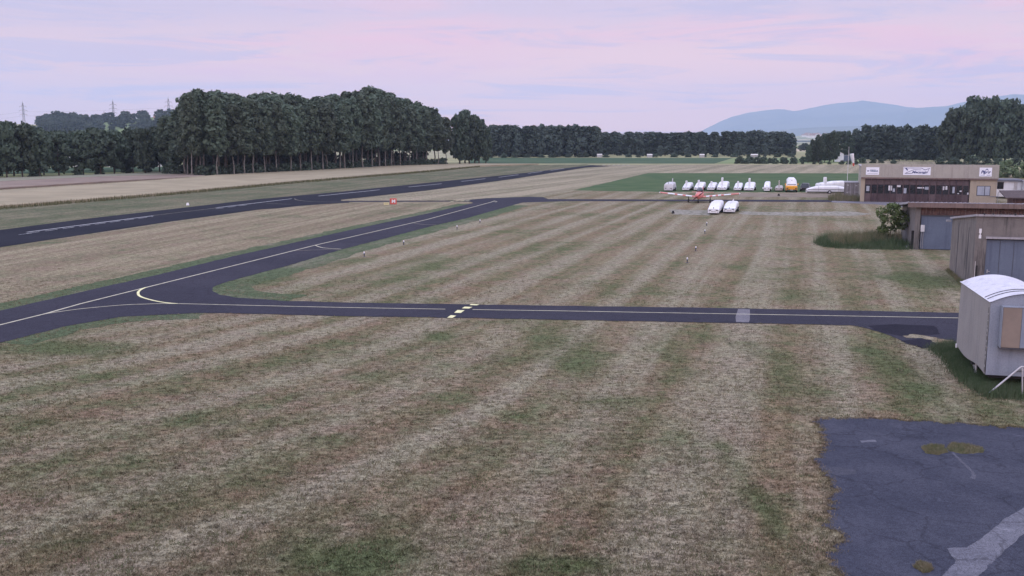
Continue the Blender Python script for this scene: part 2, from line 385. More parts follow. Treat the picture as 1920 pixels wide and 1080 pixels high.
# crops standing in the fields left of the runway: real slabs half a metre high
M_wheat = pm('ripe_wheat', (.335, .29, .20), (.275, .24, .165), .12, .95, obj=False, spec=.05)
M_wheat2 = pm('brown_barley', (.21, .165, .14), (.26, .21, .17), .15, .95, obj=False, spec=.05)
M_palecrop = pm('pale_oats', (.22, .225, .17), (.26, .25, .19), .1, .95, obj=False, spec=.05)
def crop(name, px, mat, h):
    pts = ragged([W(*p)[:2] for p in px], 2.0, .35, 2, .3)
    o = link_mesh(name, poly_mesh(name, pts, mat, h, h + .02)); tag(o, kind='structure')
crop('wheat_field', [(-260, 412), (0, 391), (150, 379), (320, 364.6), (560, 342), (800, 322), (900, 312.5), (1010, 308.8), (900, 308.3), (745, 310.6), (575, 321.6), (405, 330.6), (300, 340), (200, 347), (0, 360), (-260, 377)], M_wheat, .38)
crop('barley_field', [(-260, 373), (0, 356), (200, 343), (385, 333), (383, 328), (200, 333), (0, 343), (-260, 352)], M_wheat2, .35)
crop('oat_field', [(-260, 351.5), (0, 342.5), (200, 332.7), (383, 327.6), (382, 321), (200, 329), (0, 336), (-260, 344)], M_palecrop, .35)

rw, P_rw = sheet('runway', RW_U + RW_L, M_run, .030, rag=(1.5, .05, 1))
br, P_br = sheet('runway_turnoff', [(470, 394), (520, 391), (560, 386.5), (600, 383.5), (655, 380.4), (655, 378.9), (639, 376.5), (640, 373), (560, 381), (480, 390)], M_run, .034)
ln, P_ln = sheet('link_path', [(645, 376.9), (645, 379), (740, 378.6), (880, 378.2), (880, 376.4), (740, 376.7)], M_taxi, .026)
tx, P_tx = sheet('taxiway', TX_U + TX_L, M_taxi, .030, rag=(.35, .10, 4, .9))
dk, P_dk = sheet('taxiway_patch', [(1625, 612), (1680, 609), (1750, 612), (1765, 628), (1690, 632), (1650, 624)], M_dark, .034, rag=(.25, .12, 8))
dk2, _ = sheet('taxiway_patch', [(1690, 641), (1740, 634), (1775, 640), (1768, 652), (1730, 654)], M_dark, .036, rag=(.25, .15, 9))
gpz = sheet('grass_patch', [(1690, 631), (1712, 628), (1740, 632), (1762, 636), (1748, 639), (1722, 635), (1700, 635)], M_grass, .040, rag=(.12, .16, 30, 2))
gpz2 = sheet('grass_patch', [(1745, 640), (1768, 636), (1790, 640), (1772, 646), (1752, 646)], M_grass, .040, rag=(.12, .14, 31, 2))
sp_, _ = sheet('concrete_slab', [(1384, 580.3), (1406, 581.2), (1406, 600), (1404, 605.6), (1380, 605), (1379, 595)], M_apron, .036)
ap, P_ap = sheet('apron', [(1560, 376), (1606, 378.6), (1720, 378), (1960, 384), (1960, 396), (1720, 392), (1640, 383), (1560, 379.8)], M_apron, .034, rag=(.8, .12, 2))
FG = [(1525, 787), (1600, 785), (1700, 789), (1800, 795), (1850, 800), (1960, 806), (2200, 830), (2300, 1200), (1600, 1200), (1572, 1080), (1542, 1045), (1588, 1022), (1574, 1004), (1532, 985), (1568, 966), (1553, 942), (1566, 918), (1548, 893), (1522, 870), (1532, 860), (1553, 834), (1535, 806)]
FG2 = FG[:9] + [(a[0] * .72 + b[0] * .28 + c_ * 0, a[1]) for a, b, c_ in zip(FG[9:], FG[8:-1], range(99))]
fg, P_fg = sheet('asphalt_yard', FG2, M_old, .030, rag=(.035, .22, 6, 3.8))
cs, P_cs = sheet('concrete_strip', [(1740, 1100), (1775, 1075), (1792, 1054), (1774, 1030), (1812, 1029), (1840, 1012), (1880, 978), (1960, 930), (1990, 965), (1915, 1008), (1870, 1048), (1815, 1100)], M_conc, .034, rag=(.08, .035, 7, 3))
ed, _ = sheet('pale_wear', [(1538, 878), (1570, 878), (1606, 884), (1604, 891), (1570, 893), (1540, 886)], asphalt('worn_asphalt', (.060, .063, .082), (.085, .088, .11)), .034, rag=(.08, .05, 11, 3))
ed2, _ = sheet('pale_wear', [(1612, 828), (1640, 826.5), (1644, 830), (1615, 832)], M_conc, .034, rag=(.06, .03, 12, 3))
ed3, _ = sheet('pale_wear', [(1784, 852), (1790, 852), (1832, 893), (1828, 901), (1818, 898), (1822, 888)], asphalt('crack_fill', (.085, .088, .11), (.115, .118, .145)), .034, rag=(.06, .03, 13, 3))
GP = [[(1728, 843), (1745, 835), (1770, 838), (1776, 849), (1760, 855), (1735, 852)], [(1776, 840), (1785, 832), (1815, 835), (1840, 842), (1845, 851), (1800, 853), (1780, 848)], [(1712, 1066), (1725, 1058), (1745, 1062), (1750, 1072), (1730, 1078)]]
P_gp = [sheet('grass_patch', p, M_grass, .034, rag=(.06, .06, 20 + i, 3))[1] for i, p in enumerate(GP)]

# painted markings
def ribbon(name, px, width, mat, z=.040, dash=None, parent=None):
    P = [W(*p) for p in px]; vs = []; fs = []
    segs = []
    if dash:
        acc = []
        for a, b in zip(P[:-1], P[1:]):
            L = (b - a).length; k = 0.0
            while k < L:
                e = min(L, k + dash[0]); segs.append([a.lerp(b, k / L), a.lerp(b, e / L)]); k += dash[0] + dash[1]
    else: segs = [P]
    for s in segs:
        b0 = len(vs)
        for i, p in enumerate(s):
            d = ((s[min(i + 1, len(s) - 1)] - s[max(i - 1, 0)])).normalized(); n = Vector((-d.y, d.x, 0)) * width / 2
            vs += [(p.x + n.x, p.y + n.y, z), (p.x - n.x, p.y - n.y, z)]
        fs += [(b0 + 2 * i, b0 + 2 * i + 1, b0 + 2 * i + 3, b0 + 2 * i + 2) for i in range(len(s) - 1)]
    me = bpy.data.meshes.new(name); me.from_pydata(vs, [], fs); me.update(); me.materials.append(mat)
    o = link_mesh(name, me); tag(o, kind='structure'); return o
def smoothpx(p, k=6):
    out = []
    for i in range(len(p) - 1):
        p0 = p[max(i - 1, 0)]; p1 = p[i]; p2 = p[i + 1]; p3 = p[min(i + 2, len(p) - 1)]
        for j in range(k):
            t = j / k
            out.append(tuple(.5 * (2 * p1[c] + (p2[c] - p0[c]) * t + (2 * p0[c] - 5 * p1[c] + 4 * p2[c] - p3[c]) * t * t + (3 * p1[c] - p0[c] - 3 * p2[c] + p3[c]) * t ** 3) for c in (0, 1)))
    return out + [p[-1]]
ribbon('taxiway_line', [(-200, 657), (0, 610.5), (85, 589.5), (150, 571), (270, 541), (480, 488.5), (593, 460), (800, 412.3), (921, 379.4), (928, 377)], .15, M_yel)
ribbon('taxiway_line', smoothpx([(85, 589.5), (150, 580.5), (225, 573.5), (270, 571.5), (330, 570.6), (475, 574), (640, 577.7), (835, 581)]), .11, M_yel, .042)
ribbon('taxiway_line', [(886, 581.8), (1040, 584), (1320, 589), (1795, 597.5), (2100, 603)], .11, M_yel, .042)
ribbon('taxiway_line', smoothpx([(274, 539.8), (263, 545), (259, 551), (264, 557.5), (285, 564), (308, 568.4), (332, 570.6)]), .15, M_yel2, .044)
ribbon('taxiway_line', smoothpx([(551, 471.3), (590, 469.5), (640, 468)]), .10, M_thin, .042)
ribbon('taxiway_line', smoothpx([(591, 460.8), (606, 465.5), (640, 468)]), .13, M_yel, .044)
ribbon('taxiway_line', [(776, 419.5), (796, 421.7), (818, 422.3)], .12, M_thin, .042)
ribbon('taxiway_line', [(926, 377.2), (932, 378.5), (928, 379.6)], .14, M_yel, .044)
for q in ([(1165, 152), (1245, 155), (1220, 163), (1155, 160)], [(1110, 175), (1180, 178), (1150, 192), (1085, 190)], [(1045, 205), (1110, 208), (1075, 232), (1015, 230)], [(985, 252), (1035, 256), (1000, 277), (950, 275)]):
    sheet('holding_mark', [(640 + x / 4.8, 540 + y / 4.8) for x, y in q], M_yel2, .046)
for (x, y) in ((843, 378.4), (852, 377.6), (862, 377.3), (872, 376.6)):
    sheet('holding_mark', [(x, y), (x + 7, y - .9), (x + 10, y - .9), (x + 3, y + .1)], M_yel2, .046)
ribbon('runway_line', [(50, 436), (287, 405)], .28, M_white)
ribbon('runway_line', [(50, 438.4), (287, 406.6)], .14, M_white, dash=(1.8, .8))
ribbon('runway_line', [(35, 440.8), (60, 437.6)], .12, M_white, .042)
ribbon('runway_line', [(287, 404.6), (405, 390.6)], .13, M_thin)
ribbon('runway_line', [(405, 390), (547, 373)], .30, M_white)
ribbon('runway_line', [(405, 392), (470, 383.6)], .16, M_white, dash=(2, 1))
for a, b in (((597, 368), (712, 356.2)), ((766, 351), (828, 344.8)), ((865, 340.5), (910, 335.3)), ((935, 332.8), (972, 327.8)), ((990, 325.4), (1017, 321.6)), ((1032, 319.8), (1058, 316.2))):
    ribbon('runway_line', [a, b], .32, M_white)
ribbon('runway_line', smoothpx([(552, 373), (560, 376), (590, 378.6), (650, 379.6)]), .12, M_thin, .046)
ribbon('runway_line', [(500, 382), (545, 383.6)], .12, M_thin, .046)
for i in range(6):
    x = 1128 + i * 9; sheet('threshold_bar', [(x, 310.2), (x + 6, 309.8), (x + 9, 309.2), (x + 3, 309.6)], M_white, .046)

# ------------------------------------------------------------------ trees
def crown_mesh(name, H, c0, rmax, ncl, nlf, leaf, seed, mat, shape='poplar', clr=.33):
    r = np.random.default_rng(seed)
    t = r.random(ncl) ** (.9 if shape != 'bush' else 1.2)
    if shape == 'poplar': prof = np.sin(np.pi * np.clip(t * .86 + .10, 0, 1)) ** .55 * (1 - .18 * t)
    elif shape == 'broad': prof = np.sin(np.pi * np.clip(t * .80 + .13, 0, 1)) ** .6
    else: prof = np.cos(np.pi / 2 * t * .93) ** .55
    lob = 1 + .22 * np.sin(r.random() * 6 + t * 9)
    a = r.random(ncl) * 2 * np.pi; rr = rmax * prof * lob * (.35 + .65 * r.random(ncl) ** .5) * .86
    cen = np.stack([np.cos(a) * rr, np.sin(a) * rr, H * (c0 + (1 - c0) * (t * .93 + .02))], 1)
    cr = rmax * clr * (.6 + .8 * r.random(ncl))
    d = r.normal(size=(ncl, nlf, 3)); d /= np.linalg.norm(d, axis=2, keepdims=True)
    rad = (.55 + .5 * r.random((ncl, nlf, 1)))
    sq = np.array([1, 1, 1.15 if shape == 'poplar' else .8])
    p = cen[:, None, :] + d * rad * cr[:, None, None] * sq
    nrm = d + r.normal(size=d.shape) * .55; nrm /= np.linalg.norm(nrm, axis=2, keepdims=True)
    p = p.reshape(-1, 3); nrm = nrm.reshape(-1, 3)
    p[:, 2] = np.maximum(p[:, 2], .05)
    t1 = np.cross(nrm, r.normal(size=nrm.shape)); t1 /= np.linalg.norm(t1, axis=1, keepdims=True) + 1e-9
    t2 = np.cross(nrm, t1); s = leaf * (.6 + .8 * r.random((len(p), 1)))
    return quads_mesh(name, p, t1 * s, t2 * s * .7, mat)
def trunk_mb(H, r0, top, seed, limbs=5, spread=.12, fork=False):
    rr = random.Random(seed); mb = MB()
    pts = [Vector((0, 0, -.1))]; k = 6
    for i in range(1, k + 1): pts.append(Vector((rr.uniform(-.012, .012) * H, rr.uniform(-.012, .012) * H, H * top * i / k)))
    rad = [r0 * (1 - .75 * i / k) for i in range(k + 1)]; rad[0] *= 1.25
    mb.tube(pts, rad, 7)
    for i in range(limbs):
        q = rr.uniform(.42, .9); p = pts[0].lerp(pts[-1], q); a = rr.random() * 6.28
        e = p + Vector((math.cos(a) * spread * H, math.sin(a) * spread * H, H * rr.uniform(.10, .2)))
        m = p.lerp(e, .5) + Vector((0, 0, -.01 * H)); mb.tube([p, m, e], [r0 * .42 * (1 - q * .4), r0 * .28, r0 * .1], 5)
    return mb
def tree_kind(name, H, c0, rmax, ncl, nlf, leaf, nvar, mat, bark, shape, r0, top, limbs, spread, seed0, clr=.33):
    out = []
    for i in range(nvar):
        cm = crown_mesh('crown', H, c0, rmax, ncl, nlf, leaf, seed0 + i, mat, shape, clr)
        tb = trunk_mb(H, r0, top, seed0 + i, limbs, spread)
        tm = tb.build('tmp', bark); me = tm.data; me.name = 'trunk'; bpy.data.objects.remove(tm)
        out.append((H, cm, me))
    return name, out
def plant(kind, x, y, h, wfac=1.0, rz=None, label=None, cat='tree', group=None, z=0.0, var=None):
    name, vs = kind; H, cm, tm = vs[random.randrange(len(vs)) if var is None else var]
    s = h / H; o = empty(name, (x, y, z), random.random() * 6.28 if rz is None else rz, label, cat, group)
    o.scale = (s * wfac, s * wfac, s)
    tr = link_mesh('trunk', tm, o); c = link_mesh('crown', cm, o)
    return o
POP = tree_kind('poplar_tree', 20, .27, 3.5, 120, 34, .36, 8, M_pop, M_bark, 'poplar', .20, .82, 7, .08, 100, .25)
POPF = tree_kind('poplar_tree', 20, .06, 4.0, 90, 22, .60, 5, M_far, M_bark, 'poplar', .24, .8, 5, .08, 200)
BRD = tree_kind('broadleaf_tree', 16, .12, 5.6, 95, 42, .42, 5, M_fol, M_bark2, 'broad', .36, .7, 8, .16, 300, .26)
BRDF = tree_kind('broadleaf_tree', 16, .10, 6.2, 48, 24, .75, 4, M_far, M_bark2, 'broad', .36, .7, 5, .16, 400, .30)
EDGE = tree_kind('broadleaf_tree', 12, .15, 4.2, 70, 36, .40, 6, M_fol, M_bark2, 'broad', .22, .7, 7, .14, 500, .30)
BUSH = tree_kind('bush', 3, .0, 1.8, 30, 28, .20, 4, M_fol, M_bark2, 'bush', .06, .5, 5, .2, 600, .36)
LBUSH = tree_kind('bush', 3, .0, 1.8, 34, 30, .15, 4, M_lightshr, M_bark2, 'bush', .06, .5, 5, .2, 650, .36)

def interp(x, pts): return float(np.interp(x, [p[0] for p in pts], [p[1] for p in pts]))
ORD = 'first second third fourth fifth sixth seventh eighth ninth tenth eleventh twelfth thirteenth fourteenth fifteenth sixteenth seventeenth eighteenth nineteenth twentieth'.split()
ORD += ['twenty-' + o for o in ORD[:9]] + ['thirtieth'] + ['thirty-' + o for o in ORD[:9]] + ['fortieth'] + ['forty-' + o for o in ORD[:9]] + ['fiftieth'] + ['fifty-' + o for o in ORD[:9]]
def row(kind, base, sky, spacing, offs, label, group, hj=(.9, 1.02), wf=1.0, cat='tree', jit=.25, lo=None, hi=None, maxn=80):
    """trees along a base line given by photo pixels; offs = distance behind that line"""
    P = [W(*p) for p in base]; L = [0]
    for a, b in zip(P[:-1], P[1:]): L.append(L[-1] + (b - a).length)
    s = spacing * .5; n = 0; made = []
    while s < L[-1] and n < maxn:
        i = max(k for k in range(len(L) - 1) if L[k] <= s); q = P[i].lerp(P[i + 1], (s - L[i]) / (L[i + 1] - L[i]))
        d = (P[i + 1] - P[i]).normalized(); nr = Vector((-d.y, d.x, 0)); nr = nr if nr.y > 0 else -nr
        p = q + nr * (offs + random.uniform(-jit, jit) * spacing * .5) + d * random.uniform(-jit, jit) * spacing
        px = 960 + p.x / p.y * FPX
        top = WY(px, interp(px, sky), p.y).z
        h = top * random.uniform(*hj)
        made.append((px, plant(kind, p.x, p.y, h, wf, label=label, group=group, cat=cat)))
        s += spacing * random.uniform(.88, 1.12); n += 1
    if '{o}' in label:
        vis = [m for m in sorted(made, key=lambda m: m[0]) if -10 < m[0] < 1930]
        for m in made: m[1]['label'] = label.replace('{o} ', '').replace(' from the left', '')
        for i, m in enumerate(vis): m[1]['label'] = label.replace('{o}', ORD[i])
# long poplar grove
gb = [(398, 330.5), (575, 322), (745, 312.2), (850, 309)]
gs = [(340, 215), (352, 196), (372, 172), (400, 167), (430, 176), (470, 180), (520, 178), (560, 184), (610, 186), (640, 180), (680, 167), (730, 170), (760, 186), (800, 202), (850, 214), (900, 222), (920, 240)]
row(POP, gb, [(x, y + 5) for x, y in gs], 5.0, 0, '{o} pale trunked poplar from the left in the front row of the long grove', 'front row of poplars beyond the runway', (.90, 1.0), 1.0)
row(POP, gb, gs, 5.0, 6, 'tall poplar crowded behind the front row of the long grove, mostly its crown showing', 'poplars inside the long grove', (.95, 1.02), 1.25)
row(POP, gb, gs, 6.0, 12, 'tall poplar crowded behind the front row of the long grove, mostly its crown showing', 'poplars inside the long grove', (.96, 1.03), 1.35)
row(BRD, gb, [(x, y + 14) for x, y in gs], 7.5, 26, 'broad dark tree at the back of the long grove, closing the view between its trunks', 'dark trees at the back of the long grove', (.85, .98), .62)
row(BUSH, gb, [(300, 295), (400, 292), (850, 283)], 5.0, 15, 'tall dark thicket bush deep inside the long poplar grove', 'thicket inside the long grove', (.8, 1.2), 1.0, 'bush')
row(POP, gb, gs, 7.0, 19, 'tall poplar crowded behind the front row of the long grove, mostly its crown showing', 'poplars inside the long grove', (.92, 1.02), 1.15)
row(BUSH, [(392, 331), (575, 322.6), (745, 312.6), (850, 309.4)], [(300, 314), (400, 313), (850, 297)], 3.0, 3.0, 'dark bush growing between the poplar trunks at the foot of the long grove', 'undergrowth of the long poplar grove', (.8, 1.25), 1.3, 'bush')
for px, py, ty, k in ((360, 331, 176, 0), (352, 330, 200, 1), (378, 329.5, 170, 2), (345, 327, 222, 3)):
    q = W(px, py); plant(POP, q.x, q.y, WY(px, ty, q.y).z, .8 if k == 0 else .95, label=['slender poplar leaning out at the left end of the long grove', 'short poplar at the far left end of the long grove', 'tallest open crowned poplar at the left end of the long grove', 'low poplar joining the long grove to the tree belt on its left'][k])
for px, py, ty, wf in ((862, 308, 213, 1.0), (880, 307.5, 216, 1.05), (898, 307, 222, 1.0), (911, 307, 236, .9), (872, 306, 210, 1.0), (890, 305.5, 219, 1.0)):
    q = W(px, py); plant(BRD, q.x, q.y, WY(px, ty, q.y).z, wf * .62, label='dark leafy tree in the clump at the right end of the long grove', group='trees at the right end of the long grove')
# tree belt on the left
lb = [(-60, 336), (60, 332), (180, 329), (345, 321)]
ls = [(-80, 232), (60, 230), (85, 240), (130, 244), (150, 238), (185, 238), (205, 232), (232, 243), (262, 243), (285, 238), (335, 236), (360, 230)]
row(EDGE, [(-60, 336.5), (85, 332.5)], ls, 3.6, 0, '{o} dense dark tree from the left in the solid end of the tree belt', 'dense trees at the left end of the tree belt', (.9, 1.02), .78)
row(EDGE, [(-60, 334), (85, 330)], ls, 5, 7, 'dense dark tree in the solid left end of the tree belt', 'dense trees at the left end of the tree belt', (.9, 1.02), .9)
row(EDGE, [(85, 331), (180, 328), (345, 320.5)], ls, 6.0, 0, '{o} dark tree from the left in the front of the gappy tree belt', 'front trees of the gappy belt on the left', (.88, 1.03), .90)
row(EDGE, [(110, 330), (345, 319)], [(x, y + 6) for x, y in ls], 8.5, 8, 'dark tree in the gappy tree belt, light showing under its crown', 'trees of the gappy belt on the left', (.85, 1.0), .85)
row(EDGE, [(90, 328), (345, 317)], [(x, y + 2) for x, y in ls], 7.0, 16, 'dark tree at the back of the gappy tree belt', 'back trees of the gappy belt on the left', (.85, 1.0), .9)
row(BUSH, [(-40, 334), (110, 331), (345, 321)], [(-80, 312), (100, 314), (345, 308)], 9, 1.5, 'low dark bush at the foot of the tree belt on the left', 'bushes under the tree belt', (.7, 1.2), 1.1, 'bush')
# far rows in the middle
sA = [(915, 234), (1000, 236), (1100, 236), (1120, 237), (1126, 240)]
row(POPF, [(916, 295), (1122, 294.3)], sA, 4.6, 0, '{o} distant poplar from the left in the taller row behind the crop field', 'taller distant poplar row', (.96, 1.02), 1.25)
row(POPF, [(916, 294), (1122, 293.5)], sA, 6.0, 9, 'distant poplar behind the front of the taller distant row', 'second taller distant poplar row', (.96, 1.02), 1.5)
row(BRDF, [(905, 295.2), (1125, 294.6)], [(915, 256), (1125, 257)], 7, -1, 'lower rounded tree at the front of the taller distant row', 'lower trees before the taller distant row', (.7, 1.0), .8)
row(BUSH, [(905, 296), (1125, 295)], [(900, 288), (1125, 288)], 6.5, 0, 'low dark bush at the foot of the taller distant poplar row', 'bushes under the taller distant row', (.8, 1.2), 1.4, 'bush')
sB = [(1125, 249), (1180, 247), (1240, 249), (1310, 248), (1400, 246), (1450, 247), (1478, 249), (1492, 256), (1500, 268)]
row(POPF, [(1125, 292.5), (1496, 292)], sB, 5.6, 0, '{o} distant poplar from the left in the lower wood ending at the gap', 'lower distant poplar wood', (.97, 1.01), 1.5)
row(POPF, [(1125, 291), (1490, 290.8)], sB, 7.0, 10, 'distant poplar behind the front of the lower wood ending at the gap', 'second row of the lower distant wood', (.96, 1.02), 1.8)
row(BRDF, [(1195, 294), (1500, 293.8)], [(1190, 276), (1240, 275), (1340, 270), (1500, 272)], 7.5, 0, '{o} paler round tree from the left in front of the lower distant wood', 'round trees before the lower distant wood', (.8, 1.08), .72)
row(BUSH, [(1128, 295), (1500, 294.8)], [(1120, 289), (1500, 288)], 8, 0, 'low hedge bush in front of the lower distant wood', 'hedge before the lower distant wood', (.8, 1.2), 1.6, 'bush')
for px, py, ty in ((1501, 283, 272), (1508, 283, 268), (1515, 283, 271), (1522, 284, 270)):
    q = W(px, py); plant(BRDF, q.x, q.y, WY(px, ty, q.y).z, 1.3, label='small hazy tree far off in the gap beside the lower distant wood', group='hazy trees in the gap')
# hedge, clump beside the white hut
hs = [(1375, 294), (1410, 293), (1440, 297), (1460, 294), (1500, 296), (1510, 302)]
row(BUSH, [(1378, 307), (1500, 307.4)], hs, 3.2, 0, 'dark rounded bush in the hedge across the meadow', 'hedge bushes across the meadow', (.85, 1.1), 1.0, 'bush')
row(BUSH, [(1378, 306), (1500, 306.4)], hs, 4.0, 2, 'dark rounded bush in the hedge across the meadow', 'hedge bushes across the meadow', (.8, 1.05), 1.2, 'bush')
row(BUSH, [(1500, 307.6), (1610, 308.5)], [(1500, 303), (1610, 301)], 3.0, 0, 'low dark bush in front of the clump with the white hut', 'low bushes before the clump', (.8, 1.2), 1.2, 'bush')
for px, py, ty, wf in ((1515, 306.5, 272, .55), (1524, 306, 262, .6), (1534, 306, 254, .6), (1546, 305, 249, .62), (1556, 305.5, 251, .6), (1563, 304, 245, .55), (1577, 300.5, 245, .62), (1589, 300.5, 246, .6), (1528, 304, 268, .6), (1541, 304, 258, .6)):
    q = W(px, py); plant(BRD, q.x, q.y, WY(px, ty, q.y).z, wf, label='dark tree in the clump beside the small white hut', group='trees in the clump by the white hut')
# right hand rows
sC = [(1590, 244), (1600, 240), (1612, 234), (1640, 236), (1690, 237), (1720, 236), (1735, 240), (1760, 236), (1780, 240)]
row(POPF, [(1598, 300), (1765, 303)], sC, 4.0, 0, '{o} thin trunked poplar from the left in the straight row behind the hangar', 'poplar row behind the hangar', (.94, 1.02), 1.05)
row(POPF, [(1598, 298), (1765, 300.5)], sC, 5.0, 8, 'poplar crowded behind the straight row at the back of the hangar', 'second poplar row behind the hangar', (.95, 1.02), 1.4)
row(BUSH, [(1598, 299), (1765, 302)], [(1590, 291), (1765, 293)], 3.5, 12, 'dark undergrowth bush behind the trunks of the row at the hangar', 'undergrowth behind the hangar row', (.8, 1.2), 1.4, 'bush')
sD = [(1745, 222), (1757, 212), (1765, 204), (1785, 195), (1800, 190), (1820, 182), (1850, 180), (1880, 177), (1920, 178), (1990, 182), (2100, 190)]
row(BRD, [(1764, 307), (2080, 311)], sD, 6.0, 0, '{o} tall dark tree from the left in the front of the big right grove', 'front trees of the big dark grove on the right', (.86, .99), .66)
row(BRD, [(1768, 305), (2080, 309)], sD, 6.5, 8, 'tall dense dark tree in the big grove at the right edge', 'trees of the big dark grove on the right', (.93, 1.02), .72)
row(BUSH, [(1764, 309), (1985, 313)], [(1750, 295), (1985, 297)], 5, -4, 'dark bush at the foot of the big dark grove', 'bushes under the big dark grove', (.8, 1.25), 1.3, 'bush')
row(LBUSH, [(1862, 332), (1990, 336)], [(1850, 307), (1990, 304)], 4.2, 0, 'pale green bushy shrub behind the white cabin right of the hangar', 'pale shrubs behind the white cabin', (.8, 1.1), 1.15, 'bush')
row(LBUSH, [(1830, 322), (1990, 326)], [(1800, 305), (1990, 299)], 5.5, 0, 'pale green shrub on the rise beyond the cabin, below the dark grove', 'pale shrubs below the dark grove', (.8, 1.1), 1.1, 'bush')
for px, py, h, k in ((1617, 306.5, 1.4, 'dark round bush just left above the hangar roof'), (1637, 306, 1.3, 'second dark bush above the hangar roof, beside the round one'), (1652, 306, 1.0, None), (1675, 307, 1.0, 'wide low bush in the straw meadow above the hangar roof')):
    q = W(px, py); plant(BUSH, q.x, q.y, h * 1.5, 1.2, label=k or 'smallest dark bush in the meadow above the hangar roof', cat='bush')
mm = [(1600, 306.5), (1760, 308.5), (1760, 303.5), (1600, 301)]
sheet('straw_meadow', mm, M_farstraw, .02)

# hillside on the left, mountains on the right
def ridge(name, crest, D, depth, mat, back, seed, rough=.05, cols=240, rows=10, fs=1 / 300, kind='structure'):
    x0, x1 = crest[0][0], crest[-1][0]; vs = []; fs_ = []
    Xs = [(x0 + (x1 - x0) * i / cols - 960) / FPX * D for i in range(cols + 1)]
    def zc(X): return max(0.0, WY(960 + X / D * FPX, interp(960 + X / D * FPX, crest), D).z)
    for j in range(rows + 2):
        for X in Xs:
            c = zc(X)
            if j <= rows:
                t = j / rows; Y = D - depth * (1 - t); z = c * t ** 1.15
                z += rough * c * t * (1 - t) * 4 * mnoise.fractal(Vector((X * fs, Y * fs, seed)), 1.0, 2.0, 4)
                if j == rows: z += rough * .12 * c * mnoise.fractal(Vector((X * fs * 4, 3.0, seed)), 1.0, 2.0, 4)
            else: Y = D + back; z = 0
            vs.append((X, Y, max(z, -.3) if j else -.3))
    n = cols + 1
    for j in range(rows + 1):
        for i in range(cols): fs_.append((j * n + i, j * n + i + 1, (j + 1) * n + i + 1, (j + 1) * n + i))
    me = bpy.data.meshes.new(name); me.from_pydata(vs, [], fs_); me.update(); me.materials.append(mat)
    me.polygons.foreach_set('use_smooth', [True] * len(me.polygons))
    return tag(link_mesh(name, me), kind=kind), lambda X, Y: zc(X) * max(0, 1 - (D - Y) / depth) ** 1.15
M_mtn = pm('mountain_woods', (.09, .12, .11), (.14, .16, .13), .002, .95, obj=False, spec=.05)
hc = [(-300, 226), (0, 231), (60, 233), (90, 234), (150, 232), (200, 229), (240, 224), (330, 217), (420, 214), (600, 238), (800, 262)]
hl, hz = ridge('hills', hc, 1400, 380, M_farm, 500, 3, .02, 160, 8)
ridge('mountains', [(1200, 262), (1290, 261), (1310, 246), (1340, 230), (1365, 219), (1400, 210.5), (1450, 204.5), (1462, 205), (1480, 208.5), (1495, 206), (1530, 198), (1560, 193.5), (1590, 191), (1605, 188), (1625, 191.5), (1650, 194), (1690, 200.5), (1705, 202), (1740, 204), (1780, 210), (1840, 225), (1900, 240), (1960, 262)], 12500, 3500, M_mtn, 1200, 1, .10, 300, 14, 1 / 900)
ridge('mountains', [(1560, 262), (1600, 248), (1650, 225), (1690, 206), (1720, 201.5), (1760, 199), (1800, 189.5), (1830, 185), (1880, 176.5), (1920, 178), (2000, 172), (2200, 185), (2500, 220), (2900, 262)], 11000, 3000, M_mtn, 1400, 6, .10, 300, 14, 1 / 900)
ridge('foothills', [(1380, 262), (1440, 246), (1480, 241.5), (1530, 238.5), (1600, 236), (1700, 238), (1800, 236), (2000, 240), (2200, 262)], 8200, 1500, M_mtn, 1000, 9, .04, 160, 6, 1 / 500)
ridge('plain_rise', [(1400, 262), (1470, 256), (1530, 252), (1600, 250), (1800, 251), (2000, 262)], 5200, 2200, M_farm, 900, 12, .03, 120, 6, 1 / 400)
def hill_tree(px, Y, h, wf, lab, grp):
    X = (px - 960) / FPX * Y; plant(BRDF, X, Y, h, wf, label=lab, group=grp, z=hz(X, Y) - .6)
for i in range(46):
    px = random.uniform(88, 176); Y = random.uniform(1180, 1395)
    hill_tree(px, Y, random.uniform(12, 17), 1.15, 'round tree in the hazy wood on the hill, left of the middle pylon', 'left wood on the hill')
for px in (108, 118, 128, 139, 150, 160): hill_tree(px, 1398, random.uniform(15, 20) - abs(px - 122) * .12, 1.2, 'round tree in the hazy wood on the hill, left of the middle pylon', 'left wood on the hill')
for px in (186, 191, 207, 213): hill_tree(px, 1398, random.uniform(11, 14), .9, 'bushy tree on the crest of the hill beside the middle pylon', 'trees beside the middle pylon')
for i in range(60):
    px = random.uniform(175, 350); Y = random.uniform(1170, 1385)
    hill_tree(px, Y, random.uniform(10, 14), 1.3, 'round tree in the hazy wood on the hill, right of the middle pylon', 'right wood on the hill')
for px in (262, 272, 281, 303, 311, 320, 327, 335, 342): hill_tree(px, 1398, random.uniform(8, 12), 1.1, 'bushy tree on the crest of the hill near the right pylon', 'trees near the right pylon')

